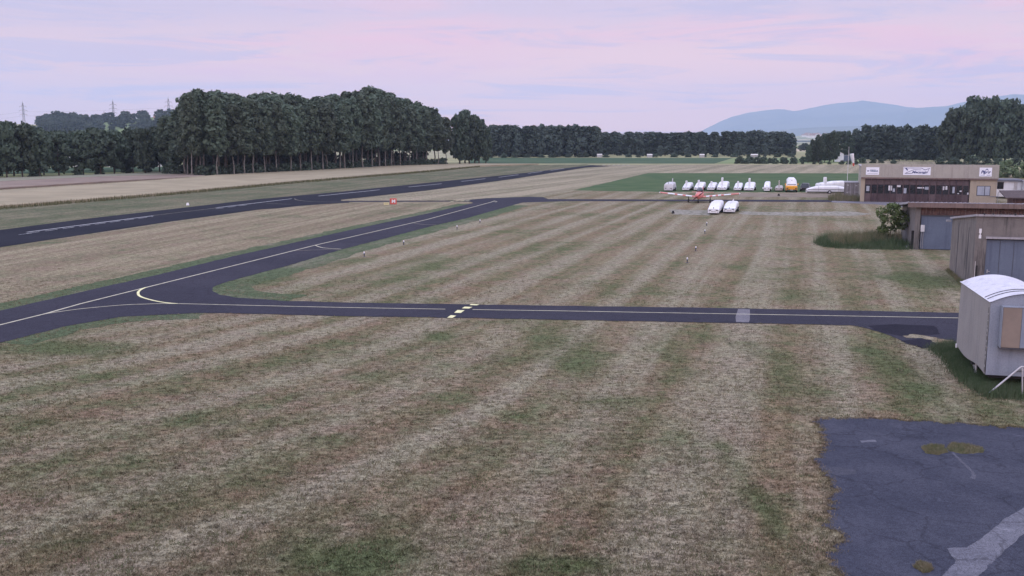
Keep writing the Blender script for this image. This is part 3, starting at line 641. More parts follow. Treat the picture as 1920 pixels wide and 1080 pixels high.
# pylons with their lines
M_steel = pm('galvanised_steel', (.20, .20, .22), (.26, .26, .28), 2, .6)
def pylon(px, top, basepy, label):
    Y = 1450; t = WY(px, top, Y); H = 52; o = empty('power_pylon', (t.x, Y, t.z - H), R(10), label, 'pylon', 'power pylons on the hill')
    mb = MB(); lv = [0, 12, 22, 30, 37, 43, H - 3]; hw = [3.2, 2.2, 1.5, 1.1, 1.0, .9, .5]
    for a in range(len(lv) - 1):
        for sx, sy in ((-1, -1), (1, -1), (1, 1), (-1, 1)):
            mb.cyl((sx * hw[a], sy * hw[a], lv[a]), (sx * hw[a + 1], sy * hw[a + 1], lv[a + 1]), .20, n=4)
        for s in (-1, 1):
            mb.cyl((-hw[a], s * hw[a], lv[a]), (hw[a + 1], s * hw[a + 1], lv[a + 1]), .12, n=4)
            mb.cyl((hw[a], s * hw[a], lv[a]), (-hw[a + 1], s * hw[a + 1], lv[a + 1]), .12, n=4)
    mb.cyl((0, 0, H - 3), (0, 0, H), .25, .1, 5)
    mb.build('mast', M_steel, o)
    for z, L in ((H - 8, 4.6), (H - 14, 5.6), (H - 20, 5.0)):
        arm = MB()
        for s in (-1, 1): arm.cyl((0, 0, z + 1.4), (s * L, 0, z), .16, n=4); arm.cyl((0, 0, z), (s * L, 0, z), .2, n=4); arm.cyl((s * L, 0, z), (s * L, 0, z - 1.8), .15, n=5)
        arm.build('cross_arm', M_steel, o)
    return o
py1 = pylon(42, 189, 230, 'leftmost of the three lattice power pylons on the hill')
py2 = pylon(211, 186, 217, 'middle of the three lattice power pylons on the hill')
py3 = pylon(315, 181, 213, 'right one of the three lattice power pylons on the hill, nearest the poplars')
M_wire = pm('wire', (.16, .16, .18), (.18, .18, .2), 1, .6)
import itertools
cols = [py1, py2, py3]
ends = [Vector((-1700, 1500, py1.location.z))] + [p.location.copy() for p in cols] + [Vector((-330, 1480, py3.location.z + 6))]
for z, L in ((36, 5.6), (30, 5.0)):
    for s in (-1, 1):
        mb = MB()
        for a, b in zip(ends[:-1], ends[1:]):
            k = 10; pts = []
            for i in range(k + 1):
                t = i / k; p = a.lerp(b, t); pts.append(p + Vector((0, s * L * .5, z + 0 - 7 * 4 * t * (1 - t) * ((b - a).length / 450) ** 2)))
            mb.tube(pts, [.045] * (k + 1), 4)
        tag(mb.build('power_line', M_wire), 'thin sagging power line strung between the three pylons on the hill', 'power line', 'power lines on the hill')
q = WY(195, 209, 1405); o = empty('signal_mast', (q.x, 1405, q.z - 17), 0, 'thin mast with a small head on the hill crest just left of the middle pylon', 'mast')
MB().cyl((0, 0, 0), (0, 0, 16), .3, .2, 6).build('pole', M_steel, o); MB().box(-1.4, 1.4, -.3, .3, 14.2, 15.2).box(-.3, .3, -.3, .3, 16, 17).build('head', M_steel, o)
# far off houses
M_shedw = pm('pale_sheet_wall', (.42, .42, .42), (.36, .36, .36), .5, .9)
M_hw = pm('white_render', (.75, .73, .70), (.65, .63, .6), .5, .9); M_tile = pm('roof_tile', (.30, .17, .13), (.22, .13, .10), 1, .9)
def house(x, y, z, s, rz, label, group, L=14, Wd=9, Hh=5):
    o = empty('house', (x, y, z), rz, label, 'house', group); L, Wd, Hh = L * s, Wd * s, Hh * s
    MB().box(-L / 2, L / 2, -Wd / 2, Wd / 2, -2, Hh).build('wall', M_hw, o)
    v = [(-L / 2 - .3, -Wd / 2 - .3, Hh), (L / 2 + .3, -Wd / 2 - .3, Hh), (L / 2 + .3, Wd / 2 + .3, Hh), (-L / 2 - .3, Wd / 2 + .3, Hh), (-L / 2 - .3, 0, Hh + 3 * s), (L / 2 + .3, 0, Hh + 3 * s)]
    MB().add(v, [(0, 1, 5, 4), (2, 3, 4, 5), (0, 4, 3), (1, 2, 5), (0, 3, 2, 1)]).build('roof', M_tile, o); return o
for i in range(16):
    px = random.uniform(1497, 1545); Y = random.uniform(4300, 5150); X = (px - 960) / FPX * Y
    t = max(0, 1 - (5200 - Y) / 2200); cz = WY(px, interp(px, [(1400, 262), (1470, 256), (1530, 252), (1600, 250)]), 5200).z
    house(X, Y, cz * t ** 1.15, random.uniform(1.2, 1.9), random.random() * 3, 'tiny white house of the distant town in the gap below the mountains', 'houses of the distant town')
for px, Y, lab in ((183, 1392, 'small house on the hill crest, left of the middle pylon'), (306, 1330, 'white house among the trees on the hill under the right pylon'), (312, 1332, 'smaller white house beside the other one under the right pylon')):
    X = (px - 960) / FPX * Y; house(X, Y, hz(X, Y), .8, R(20), lab, None)
# pale sheds behind the tree belt, seen under the crowns
for i, (px, w_, lab) in enumerate([(125, 34, 'long pale shed glimpsed under the tree belt, left'), (215, 26, 'white farm shed glimpsed under the middle of the tree belt'), (290, 22, 'small pale shed glimpsed behind the tree belt, right'), (371, 12, 'white tent like shed in the gap between the belt and the long grove')]):
    q = W(px, 312.5); o = empty('farm_shed', (q.x, q.y, 0), R(8), lab, 'shed')
    h = 3.2 if i < 3 else 3.8; L = w_ * q.y / FPX
    MB().box(-L / 2, L / 2, -2.5, 2.5, 0, h * .65).build('wall', M_hw, o)
    n = 8; ring = lambda x: [(x, 2.6 * math.cos(math.pi * k / n), h * .65 + h * .35 * math.sin(math.pi * k / n)) for k in range(n + 1)]
    MB().loft([ring(-L / 2), ring(L / 2)]).build('roof', M_hw, o)
for px, py, w_, lab in ((944, 294.6, 8, 'small white shed by the hedge under the taller distant row'), (1124, 294.6, 9, 'white box van sized shed in the notch between the two distant rows'), (1218, 294.8, 9, 'white shed in the hedge under the lower distant wood, left one'), (1316, 294.8, 8, 'white shed in the hedge under the lower distant wood, middle one'), (1414, 294.8, 12, 'long white shed behind the hedge across the meadow')):
    q = W(px, py + .4); o = empty('shed', (q.x, q.y, 0), 0, lab, 'shed'); L = w_ * q.y / FPX
    MB().box(-L / 2, L / 2, -1.2, 1.2, 0, 1.4).build('wall', M_shedw, o); MB().add([(-L / 2 - .1, -1.3, 1.4), (L / 2 + .1, -1.3, 1.4), (L / 2 + .1, 1.3, 1.4), (-L / 2 - .1, 1.3, 1.4), (-L / 2 - .1, 0, 1.75), (L / 2 + .1, 0, 1.75)], [(0, 1, 5, 4), (2, 3, 4, 5), (0, 4, 3), (1, 2, 5)]).build('roof', M_hw, o)

# ------------------------------------------------------------------ buildings
def frame_at(p0, p1):
    """local frame: origin p0, +X along p0->p1, +Y away behind the front"""
    d = Vector((p1.x - p0.x, p1.y - p0.y, 0)); return math.atan2(d.y, d.x), d.length
def stained(name, c1, c2, stain, boards=0, sc_=1.0, rough=.9):
    m, t = new_mat(name); v = t.add('ShaderNodeTexCoord').outputs['Object']
    n = t.noise(v, 1.3 * sc_, 5, .6); col = t.mix(t.step(n, .35, .65), c1, c2)
    st = t.noise(t.mapping(v, (5.0, 5.0, .35)), sc_, 5, .65)
    top = t.noise(t.mapping(v, (.6, .6, .5)), 1, 3, .5)
    col = t.mix(t.math('MULTIPLY', t.step(st, .48, .68), t.step(top, .3, .6, .35, 1.0)), col, stain)
    g = t.noise(v, 30, 3, .6)
    finish(t, t.add('ShaderNodeHueSaturation', {'Color': col, 'Value': t.step(g, .3, .7, .88, 1.12)}).outputs[0], rough, bumpn(t, g, .01)); return m
M_bunk = stained('stained_concrete', (.185, .170, .162), (.15, .138, .134), (.055, .052, .053))
M_bunk2 = stained('pale_concrete_wall', (.20, .188, .188), (.17, .16, .16), (.135, .128, .132))
M_fascia = stained('beige_fascia', (.365, .345, .300), (.335, .318, .28), (.29, .27, .24), sc_=.6)
M_beige = stained('beige_wall', (.36, .31, .235), (.34, .29, .22), (.30, .26, .20), sc_=.6)
M_brown = stained('brown_boards', (.085, .058, .060), (.065, .045, .048), (.05, .035, .04))
M_brownl = stained('brown_panel', (.12, .088, .088), (.10, .072, .075), (.08, .06, .065))
M_wood = stained('weathered_wood', (.13, .075, .065), (.09, .055, .05), (.045, .03, .032), sc_=1.5)
M_fasc = stained('fascia_wood', (.20, .145, .13), (.16, .12, .11), (.11, .08, .075))
M_steelblue = stained('grey_blue_door', (.120, .148, .205), (.105, .13, .185), (.088, .108, .158), sc_=.7, rough=.6)
M_roof = stained('roof_sheet', (.36, .35, .38), (.30, .29, .31), (.22, .21, .22))
M_roofd = stained('roof_brown', (.10, .075, .075), (.075, .055, .055), (.05, .04, .04))
M_glass = pm('dark_glass', (.010, .013, .018), (.02, .022, .03), 1, .12, spec=.6)
M_blk = pm('black_rubber', (.02, .02, .022), (.03, .03, .03), 3, .8)
M_pwhite = pm('white_paint', (.76, .77, .80), (.66, .67, .70), 1.2, .35, spec=.5)
M_pwhite2 = pm('dull_white_paint', (.58, .58, .60), (.48, .48, .50), 2, .5)
M_board = pm('sign_white', (.80, .82, .88), (.74, .76, .82), 1, .5)
M_blue = pm('sign_blue', (.03, .045, .16), (.03, .045, .16), 1, .5)
M_teal = pm('sign_teal', (.04, .10, .20), (.04, .10, .20), 1, .5)
M_red = pm('red_paint', (.55, .09, .07), (.48, .08, .06), 2, .35, spec=.5)
M_coral = pm('faded_red_paint', (.60, .20, .18), (.54, .17, .15), 2, .4, spec=.5)
M_silver = pm('aluminium', (.50, .50, .52), (.42, .42, .44), 3, .4, metal=.3)
M_paper = pm('paper', (.6, .6, .62), (.5, .5, .52), 2, .8)
M_frame = pm('dark_frame', (.06, .06, .075), (.07, .07, .08), 2, .6)
M_curt = pm('pale_blind', (.34, .37, .42), (.28, .31, .36), 2, .5, spec=.5)

def text(name, body, size, x, y, z, mat, parent, shear=0.0, width=None, bold=.0, rot=(R(90), 0, 0)):
    cu = bpy.data.curves.new(name, 'FONT'); cu.body = body; cu.size = size; cu.shear = shear; cu.extrude = .006; cu.offset = bold; cu.align_x = 'CENTER'; cu.align_y = 'CENTER'
    ob = bpy.data.objects.new('tmp', cu); COL.objects.link(ob); bpy.context.view_layer.update()
    me = bpy.data.meshes.new_from_object(ob.evaluated_get(bpy.context.evaluated_depsgraph_get())); bpy.data.objects.remove(ob)
    xs = [v.co.x for v in me.vertices]
    if width:
        k = width / (max(xs) - min(xs)); me.transform(Matrix.Diagonal((k, 1, 1, 1)))
    me.materials.clear(); me.materials.append(mat); me.name = name
    o = link_mesh(name, me, parent); o.location = (x, y, z); o.rotation_euler = rot
    reg(parent, o); return o

# flat roofed hangar with folding doors
hp = W(1613, 378.2); ang = math.atan2(-.302, .953); HB = empty('hangar', (hp.x, hp.y, 0), ang, 'low beige hangar with a flat roof, brown folding doors and three signs', 'hangar')
Wt, Dp, Ht, Hd = 18.0, 12.0, 5.5, 3.5
MB().box(0, .12, .05, Dp, 0, Ht - .35).box(Wt - .12, Wt, .05, Dp, 0, Ht - .35).box(.12, Wt - .12, Dp - .12, Dp, 0, Ht - .6).build('wall', M_fascia, HB)
MB().box(-.06, .5, -.04, .04, 0, Hd).build('pillar', M_beige, HB)
MB().box(14.55, Wt, -.02, .05, 0, Hd + .02).build('office_wall', M_beige, HB)
MB().box(-.12, Wt + .12, -.22, -.03, Hd - .02, Ht).box(-.12, Wt + .12, -.03, .10, Ht - .25, Ht).build('parapet', M_fascia, HB)
MB().box(-.05, Wt + .05, -.27, -.221, Hd - .10, Hd + .10).build('gutter', M_fasc, HB)
MB().box(-.15, Wt + .15, .10, Dp + .2, Ht - .38, Ht - .30).build('roof', M_roof, HB)
nd = 16; dw = (14.5 - .52) / nd
for i in range(nd):
    x0 = .52 + i * dw; x1 = x0 + dw - .03; off = .03 if i % 2 else .0
    d = MB().box(x0, x1, .06 + off, .10 + off, .04, 1.25).box(x0, x1, .06 + off, .10 + off, 2.52, 3.48).box(x0, x0 + .07, .055 + off, .105 + off, 1.25, 2.52).box(x1 - .07, x1, .055 + off, .105 + off, 1.25, 2.52)
    dd = d.build('door', [M_brown if i % 5 else M_brownl], HB)
    g = MB().box(x0 + .07, x1 - .07, .075 + off, .085 + off, 1.25, 2.52).build('pane', M_glass, dd)
    MB().box(x0 + .02, x1 - .02, .052 + off, .060 + off, 2.60, 3.40).build('panel', M_brownl, dd)
# papers and pale things hung in the glass of the doors
for i, (u, z, a, b, mt) in enumerate([(.95, 1.95, .42, .75, M_curt), (4.0, 2.05, .5, .7, M_paper), (4.5, 1.75, .3, .5, M_curt), (5.15, 2.35, .5, .28, M_paper), (6.0, 1.7, .42, .75, M_curt), (8.1, 2.15, .9, .18, M_paper), (8.9, 2.1, .5, .4, M_curt), (11.1, 2.15, .25, .55, M_paper), (11.5, 2.18, .25, .5, M_paper), (12.45, 1.9, .3, .9, M_curt), (13.4, 1.75, .3, .16, M_paper), (13.1, 1.4, .2, .12, M_paper), (14.35, 1.42, .2, .28, M_paper)]):
    MB().box(u - a / 2, u + a / 2, .064, .0745, z - b / 2, z + b / 2).build('notice', mt, HB)
fw = MB().box(15.45, 17.2, -.05, -.021, 1.15, 2.55).build('window', M_frame, HB)
MB().box(15.53, 16.42, -.058, -.051, 1.23, 2.47).box(16.52, 17.12, -.058, -.051, 1.23, 2.47).build('pane', M_curt, fw)
MB().box(17.2, 18.3, -.1, -.06, 1.05, 1.12).box(18.2, 18.25, -.1, -.05, .2, 1.6).build('bracket', M_steel, HB)
def sign(x0, x1, z0, z1, label):
    o = MB().box(x0, x1, -.26, -.222, z0, z1).build('sign_board', M_board, HB); o['label'] = label; return o
s1 = sign(.55, 2.35, 3.95, 5.05, 'white sign with small dark blue lettering at the left end of the parapet')
text('lettering', 'THERMALIA', .30, 1.62, -.262, 4.50, M_teal, s1, 0, 1.15, .012); MB().box(.70, .95, -.268, -.26, 4.44, 4.58).build('emblem', M_blue, s1)
def _late():
    strip('small_lettering', [(.75, 4.12), (2.15, 4.12)], .05, M_curt, s1); strip('small_lettering', [(1.1, 4.70), (1.9, 4.70)], .05, M_curt, s1)
s2 = sign(5.6, 9.25, 3.98, 5.12, 'wide white banner with blue airplane outline and slanted lettering')
text('lettering', 'Mecanair', .50, 7.75, -.262, 4.38, M_blue, s2, .35, 2.1, .014)
def strip(name, pts, w_, mat, par, y=-.265):
    mb = MB()
    for a, b in zip(pts[:-1], pts[1:]):
        d = Vector((b[0] - a[0], 0, b[1] - a[1])).normalized(); n = Vector((-d.z, 0, d.x)) * w_ / 2
        A = Vector((a[0], y, a[1])); B = Vector((b[0], y, b[1])); mb.add([A - n, B - n, B + n, A + n], [(0, 1, 2, 3)])
    return mb.build(name, mat, par)
_late()
strip('emblem', [(5.7, 4.98), (8.0, 4.98), (8.5, 4.72), (9.0, 4.92), (9.15, 4.92)], .07, M_blue, s2, -.268); strip('emblem', [(5.9, 4.95), (6.2, 4.65)], .16, M_blue, s2, -.270)
strip('emblem', [(5.85, 4.22), (7.0, 4.75), (8.0, 4.72)], .06, M_blue, s2, -.272); strip('emblem', [(5.8, 4.22), (6.8, 4.22)], .07, M_blue, s2, -.274); strip('emblem', [(9.0, 4.85), (8.8, 4.3), (8.2, 4.16)], .05, M_blue, s2, -.276)
s3 = sign(15.6, 17.2, 3.88, 5.12, 'square white sign with bold dark blue word and a small arrow shape above it')
text('lettering', 'Piper', .58, 16.38, -.262, 4.48, M_blue, s3, .3, 1.3, .025); strip('emblem', [(16.35, 4.72), (16.55, 4.95), (16.72, 4.72)], .08, M_blue, s3, -.268)
strip('small_lettering', [(15.75, 4.06), (16.3, 4.06)], .05, M_teal, s3); strip('small_lettering', [(16.55, 4.06), (17.05, 4.06)], .05, M_teal, s3)

# shipping container
cq = W(1583.5, 372.3); co = empty('shipping_container', (cq.x, cq.y, 0), ang, 'grey tan shipping container with closed end doors, left of the hangar', 'container')
CWd, CL, CH = 2.35, 6.0, 2.5
M_cont = stained('container_paint', (.27, .25, .26), (.23, .21, .22), (.15, .14, .15), sc_=1.4); M_cont2 = stained('container_side', (.17, .155, .16), (.14, .13, .135), (.10, .09, .095))
cs_ = MB()
for i in range(20):
    y = .1 + i * .29; cs_.box(0, .05, y, y + .15, .15, CH - .1); cs_.box(CWd - .05, CWd, y, y + .15, .15, CH - .1)
cs_.box(.03, CWd - .03, .08, CL, .1, CH - .05); cs_.build('body', M_cont2, co)
MB().box(-.02, CWd + .02, -.02, CL + .02, CH - .05, CH).build('roof', M_roof, co)
for k in (0, 1):
    x0 = .06 + k * 1.13; dr = MB().box(x0, x0 + 1.1, 0, .06, .16, CH - .12).build('door', M_cont, co)
    mb = MB()
    for xx in (.25, .75): mb.cyl((x0 + xx, -.03, .2), (x0 + xx, -.03, CH - .15), .022, n=6)
    mb.box(x0 + .2, x0 + .85, -.05, -.02, 1.0, 1.05); mb.build('lock_rod', M_silver, dr)
for b_ in ((.3, .5, 2.0, 2.15), (1.5, 1.75, 1.95, 2.05), (.25, .42, .85, 1.0)): MB().box(b_[0], b_[1], -.012, -.002, b_[2], b_[3]).build('marking', M_paper, co)

# white cabin right of the hangar, brown roofed shed
cb = W(1866, 372); o = empty('cabin', (cb.x, cb.y, 0), ang, 'white prefabricated cabin with a dark flat roof, right of the hangar', 'cabin')
MB().box(0, 3.55, 0, 4, .3, 2.65).build('wall', M_pwhite, o); MB().box(-.1, 3.7, -.25, 4.1, 2.65, 2.95).build('roof', pm('slate_grey', (.15, .16, .20), (.12, .13, .16), 2, .7), o)
wn = MB().box(.12, 1.05, -.03, -.002, 1.45, 2.55).build('window', M_frame, o); MB().box(.2, .97, -.04, -.031, 1.53, 2.47).build('pane', M_glass, wn)
MB().box(2.45, 2.95, -.03, -.002, 1.4, 2.5).build('shutter', M_silver, o); MB().box(.3, 2.6, -.30, -.25, .9, .95).box(.3, .34, -.29, -.26, .3, .9).box(1.5, 1.54, -.29, -.26, .3, .9).build('railing', M_steel, o)
o2 = copy = empty('cabin', (W(1914, 374).x + .35, W(1914, 374).y, 0), ang, 'white cabin just cut by the right edge, beyond the brown roofed shed', 'cabin'); MB().box(0, 4, 0, 3, .2, 2.7).build('wall', M_pwhite2, o2); MB().box(-.1, 4.1, -.1, 3.1, 2.7, 2.85).build('roof', M_roof, o2)
sb = W(1898, 392); o = empty('shed', (sb.x, sb.y, 0), ang, 'brown wooden shed with a sloping brown roof at the right edge, before the white cabin', 'shed')
MB().box(0, 6, 0, 4, 0, 1.5).build('wall', M_wood, o)
MB().add([(-1.0, -.7, 1.40), (7, -.7, 1.50), (7, 4.5, 2.2), (-1.0, 4.5, 2.1), (-1.0, -.7, 1.52), (7, -.7, 1.62), (7, 4.5, 2.32), (-1.0, 4.5, 2.22)], [(0, 3, 2, 1), (4, 5, 6, 7), (0, 1, 5, 4), (1, 2, 6, 5), (2, 3, 7, 6), (3, 0, 4, 7)]).build('roof', M_roofd, o)
for x in (.2, 2.2): MB().box(x, x + .12, -.5, -.38, 0, 1.42).build('post', M_wood, o)

# shed with grey blue doors (behind) and bunker hangar (before)
def frame(px, py, yaw): q = W(px, py); return (q.x, q.y, 0), -yaw
loc, rz = frame(1713, 467.5, R(14.5))
A = empty('storage_shed', loc, rz, 'long concrete shed with a weathered wood band, brown fascia and grey blue sliding door', 'shed')
LA, DA = 16.0, 8.0
MB().add([(0, 0, 0), (0, DA, 0), (0, DA, 3.05), (0, 0, 3.75), (.25, 0, 0), (.25, DA, 0), (.25, DA, 3.05), (.25, 0, 3.75)], [(0, 1, 2, 3), (4, 7, 6, 5), (0, 3, 7, 4), (1, 5, 6, 2), (0, 4, 5, 1), (3, 2, 6, 7)]).box(.25, LA, DA - .2, DA, 0, 3.0).box(LA - .25, LA, 0, DA - .2, 0, 3.0).build('wall', M_bunk2, A)
MB().box(-.04, .36, -.10, -.003, 0, 3.72).build('pillar', M_bunk, A)
bandm = MB()
for i in range(int((LA - .4) / .2)): x = .40 + i * .2; bandm.box(x, x + .185, .02 + (i % 3) * .006, .08, 2.88, 3.68)
bandm.build('board_band', stained('peeling_boards', (.15, .085, .075), (.10, .06, .055), (.045, .028, .03), sc_=2.2), A)
rl = random.Random(4)
for i in range(38):
    x = .55 + i * .27 + rl.uniform(-.06, .06); MB().box(x, x + rl.uniform(.03, .06), .008, .019, 2.92 + rl.uniform(0, .1), 3.2 + rl.uniform(0, .3)).build('paint_streak', M_fasc, A)
MB().box(.38, LA, .0, .035, 2.78, 2.87).build('door_rail', M_frame, A)
for k in range(4): MB().box(.45 + k * 3.4, .45 + k * 3.4 + 3.36, .05 + .05 * (k % 2), .09 + .05 * (k % 2), .05, 2.80).build('door', M_steelblue, A)
ra = MB(); z0, z1 = 3.78, 3.02
ra.add([(-.75, -.45, z0 + .02), (LA, -.45, z0 + .02), (LA, DA + .5, z1), (-.75, DA + .5, z1), (-.75, -.45, z0 + .12), (LA, -.45, z0 + .12), (LA, DA + .5, z1 + .1), (-.75, DA + .5, z1 + .1)], [(0, 3, 2, 1), (4, 5, 6, 7), (0, 1, 5, 4), (1, 2, 6, 5), (2, 3, 7, 6), (3, 0, 4, 7)])
ra.build('roof', M_roof, A)
rib = MB()
for i in range(46): x = -.65 + i * .36; rib.cyl((x, -.50, z0 + .155), (x, DA + .5, z1 + .13), .05, n=6)
rib.build('roof_corrugation', M_roof, A)
MB().box(-.72, LA, -.53, -.452, 3.52, 3.90).build('fascia', M_fasc, A)
bx = MB().box(.42, .72, -.16, -.01, 1.5, 2.05).build('electric_box', M_pwhite2, A); MB().cyl((.5, -.08, .1), (.5, -.08, 1.5), .03, n=6).cyl((.64, -.08, .1), (.64, -.08, 1.5), .03, n=6).build('conduit', M_steel, bx)
MB().box(-.22, -.03, .1, .22, 0, 1.55).build('drain_pipe', M_blk, A)

loc, rz = frame(1822, 537.5, R(14.5))
B = empty('concrete_hangar', loc, rz, 'stained concrete bunker like hangar with a thin flat roof and grey blue metal door', 'hangar')
LB, DB, zf, zb = 12.0, 7.6, 4.38, 3.62
M_side = stained('streaked_side', (.20, .182, .172), (.165, .152, .145), (.045, .042, .046), sc_=.9)
MB().add([(0, 0, -.1), (0, DB, -.1), (0, DB, zb), (0, 0, zf), (.22, 0, -.1), (.22, DB, -.1), (.22, DB, zb), (.22, 0, zf)], [(0, 1, 2, 3), (4, 7, 6, 5), (0, 3, 7, 4), (1, 5, 6, 2), (0, 4, 5, 1), (3, 2, 6, 7)]).build('side_wall', M_side, B)
MB().box(-.03, .62, -.14, -.003, -.1, zf - .02).box(.62, LB, -.14, -.003, 3.02, zf - .02).box(LB - .6, LB, -.14, -.003, -.1, 3.02).box(.22, LB, DB - .2, DB, 0, zb - .1).build('front_wall', M_bunk, B)
MB().box(.62, LB - .6, -.06, -.02, .02, 2.95).build('door', M_steelblue, B)
sd = MB()
for i in range(14): sd.box(.62 + i * .78, .64 + i * .78, -.075, -.061, .05, 2.9)
sd.build('door_seam', M_frame, B)
MB().box(.55, LB - .5, -.26, -.142, 3.02, 3.14).build('lintel', M_roof, B)
MB().add([(-.12, -.26, zf), (LB, -.26, zf), (LB, DB + .25, zb - .03), (-.12, DB + .25, zb - .03), (-.12, -.26, zf + .13), (LB, -.26, zf + .13), (LB, DB + .25, zb + .10), (-.12, DB + .25, zb + .10)], [(0, 3, 2, 1), (4, 5, 6, 7), (0, 1, 5, 4), (1, 2, 6, 5), (2, 3, 7, 6), (3, 0, 4, 7)]).build('roof', M_roof, B)
mo = MB(); rm = random.Random(2)
for i in range(46):
    x = .3 + i * .25 + rm.uniform(-.08, .08); r_ = rm.uniform(.04, .09)
    mo.cyl((x, -.2, zf + .10), (x, -.2, zf + .15 + r_ * .5), r_, r_ * .5, 6)
mo.build('moss', M_blk, B)
MB().box(-.42, -.12, DB - .3, DB, zb - .2, zb - .08).build('gutter_end', M_steel, B)
MB().box(.16, .30, -.15, -.141, 3.35, 3.62).box(.20, .26, -.15, -.141, 3.24, 3.36).box(.16, .30, -.15, -.141, 3.02, 3.24).build('wall_plate', M_pwhite, B)
MB().box(.10, .22, -.165, -.141, .55, 1.35).build('vent_slot', M_blk, B)
MB().box(.05, .09, -.17, -.141, .3, 1.6).build('drain_pipe', M_silver, B)
for y in (1.9, 5.2): MB().box(-.012, -.002, y, y + .12, -.1, zb - .1).build('dark_seam', M_frame, B)
MB().cyl((.78, -.10, .9), (.78, -.10, 1.1), .03, n=6).cyl((.78, -.1, 1.0), (.92, -.1, 1.0), .02, n=6).build('door_handle', M_silver, B)

# ------------------------------------------------------------------ covered trailer in the foreground
M_tarp = stained('grey_tarpaulin', (.285, .275, .27), (.265, .255, .255), (.23, .225, .23), sc_=.8, rough=.6)
M_tarpf = stained('blue_grey_tarpaulin', (.255, .285, .34), (.235, .26, .315), (.20, .225, .275), sc_=.8, rough=.6)
M_tarpr = stained('white_tarpaulin', (.62, .62, .67), (.56, .56, .61), (.44, .44, .49), sc_=.5, rough=.5)
M_tan = pm('tan_panel', (.245, .20, .17), (.215, .175, .15), 2, .7)
M_tanb = pm('blue_grey_panel', (.21, .245, .315), (.19, .22, .285), 2, .6)
q = W(1847, 702, .55); CT = empty('covered_trailer', (q.x, q.y, 0), -R(13.9), 'tall grey tarpaulin covered trailer with a rounded white roof, nearest thing at the right edge', 'trailer')
TW, TL, Z0, Z1, RISE = 2.5, 5.05, .55, 3.22, .34
def cloth(name, fn, nu, nv, mat, amp=.022, fr=1.3, seed=0):
    vs = []; fs = []
    for j in range(nv + 1):
        for i in range(nu + 1):
            p, n = fn(i / nu, j / nv); u = Vector(p)
            e = min(1, 6 * min(i / nu, 1 - i / nu, j / nv, 1 - j / nv))
            d = amp * e * (mnoise.noise(Vector((u.x * fr, u.y * fr, u.z * fr * .5 + seed))) + .5 * mnoise.noise(Vector((u.x * fr * 3 + u.z * 2, u.y * fr * 3, u.z * fr * 2 + seed))))
            vs.append(u + Vector(n) * d)
    n_ = nu + 1
    for j in range(nv):
        for i in range(nu): fs.append((j * n_ + i, j * n_ + i + 1, (j + 1) * n_ + i + 1, (j + 1) * n_ + i))
    m = MB().add(vs, fs, 0, True); return m.build(name, mat, CT)
def bot(y): return Z0 + (.10 * math.sin(math.pi * min(1, y / TL)) if False else 0) - .0
cloth('side_cover', lambda u, v: ((0 - .02 * (1 - v), u * TL, Z0 + (Z1 - Z0) * v + .07 * (1 - v) * math.sin(u * 7)), (-1, 0, 0)), 40, 24, M_tarp)
cloth('side_cover', lambda u, v: ((TW, u * TL, Z0 + (Z1 - Z0) * v), (1, 0, 0)), 20, 10, M_tarp)
def arc(x): return Z1 + RISE * (1 - (2 * x / TW - 1) ** 2)
cloth('front_cover', lambda u, v: ((u * TW, -.01 - .03 * (1 - v), Z0 + (arc(u * TW) - .015 - Z0) * v), (0, -1, 0)), 30, 24, M_tarpf, .035, 1.6, 4)
cloth('back_cover', lambda u, v: ((u * TW, TL, Z0 + (arc(u * TW) - .015 - Z0) * v), (0, 1, 0)), 20, 10, M_tarp)
cloth('roof', lambda u, v: ((-.05 + u * (TW + .10), -.06 + v * (TL + .12), arc(min(max(u * (TW + .1) - .05, 0), TW)) + .012), (0, 0, 1)), 30, 30, M_tarpr, .015, 1.2, 9)
for yy in (.55, .95):
    mb = MB(); pts = [(x, yy + .04 * math.sin(x * 2), arc(x) + .03) for x in [TW * i / 14 for i in range(15)]]; mb.tube([Vector(p) for p in pts], [.014] * 15, 5); mb.build('roof_seam', M_frame, CT)
mb = MB(); rr = random.Random(5); z = Z0 + .1
while z < Z1 - .15:
    h = rr.uniform(.05, .22); x = rr.uniform(-.01, .01); mb.add([(-.03, .045 + x, z), (-.03, .06 + x, z), (-.035, .06 + x, z + h), (-.035, .04 + x, z + h)], [(0, 1, 2, 3)]); mb.box(-.038, -.028, .035 + x, .06 + x, z, z + h); z += h + rr.uniform(.04, .12)
mb.build('lacing', M_frame, CT)
fl = MB().box(.36, .98, -.34, -.05, 1.64, 3.10).build('window_flap', M_tan, CT, bevel=.02); MB().box(.982, 2.1, -.335, -.05, 1.64, 3.10).build('window_flap', M_tanb, CT, bevel=.02)
MB().box(.34, 2.13, -.35, -.04, 3.101, 3.13).box(.335, .355, -.35, -.04, 1.62, 3.1).build('flap_edge', M_tarpf, CT)
MB().box(.33, 2.13, -.335, -.05, 1.59, 1.638).build('flap_edge', M_frame, CT)
MB().box(.15, TW - .15, .1, TL - .1, .42, .545).build('chassis', M_blk, CT)
def wheel(parent, x, y, r, w_, side=1, hub=True, z=None):
    t = MB().cyl((x - w_ / 2, y, r if z is None else z), (x + w_ / 2, y, r if z is None else z), r, n=18).build('wheel', M_blk, parent)
    if hub: MB().cyl((x + side * w_ / 2, y, r if z is None else z), (x + side * (w_ / 2 + .012), y, r if z is None else z), r * .55, n=12).build('rim', M_silver, t)
    return t
for xx, sd_ in ((.28, -1), (TW - .28, 1)): wheel(CT, xx, 2.6, .33, .2, sd_)
lg = MB().cyl((.12, 2.0, .05), (.12, 2.0, .62), .035, n=8).box(.04, .2, 1.92, 2.08, 0, .05).build('support_leg', M_pwhite2, CT)
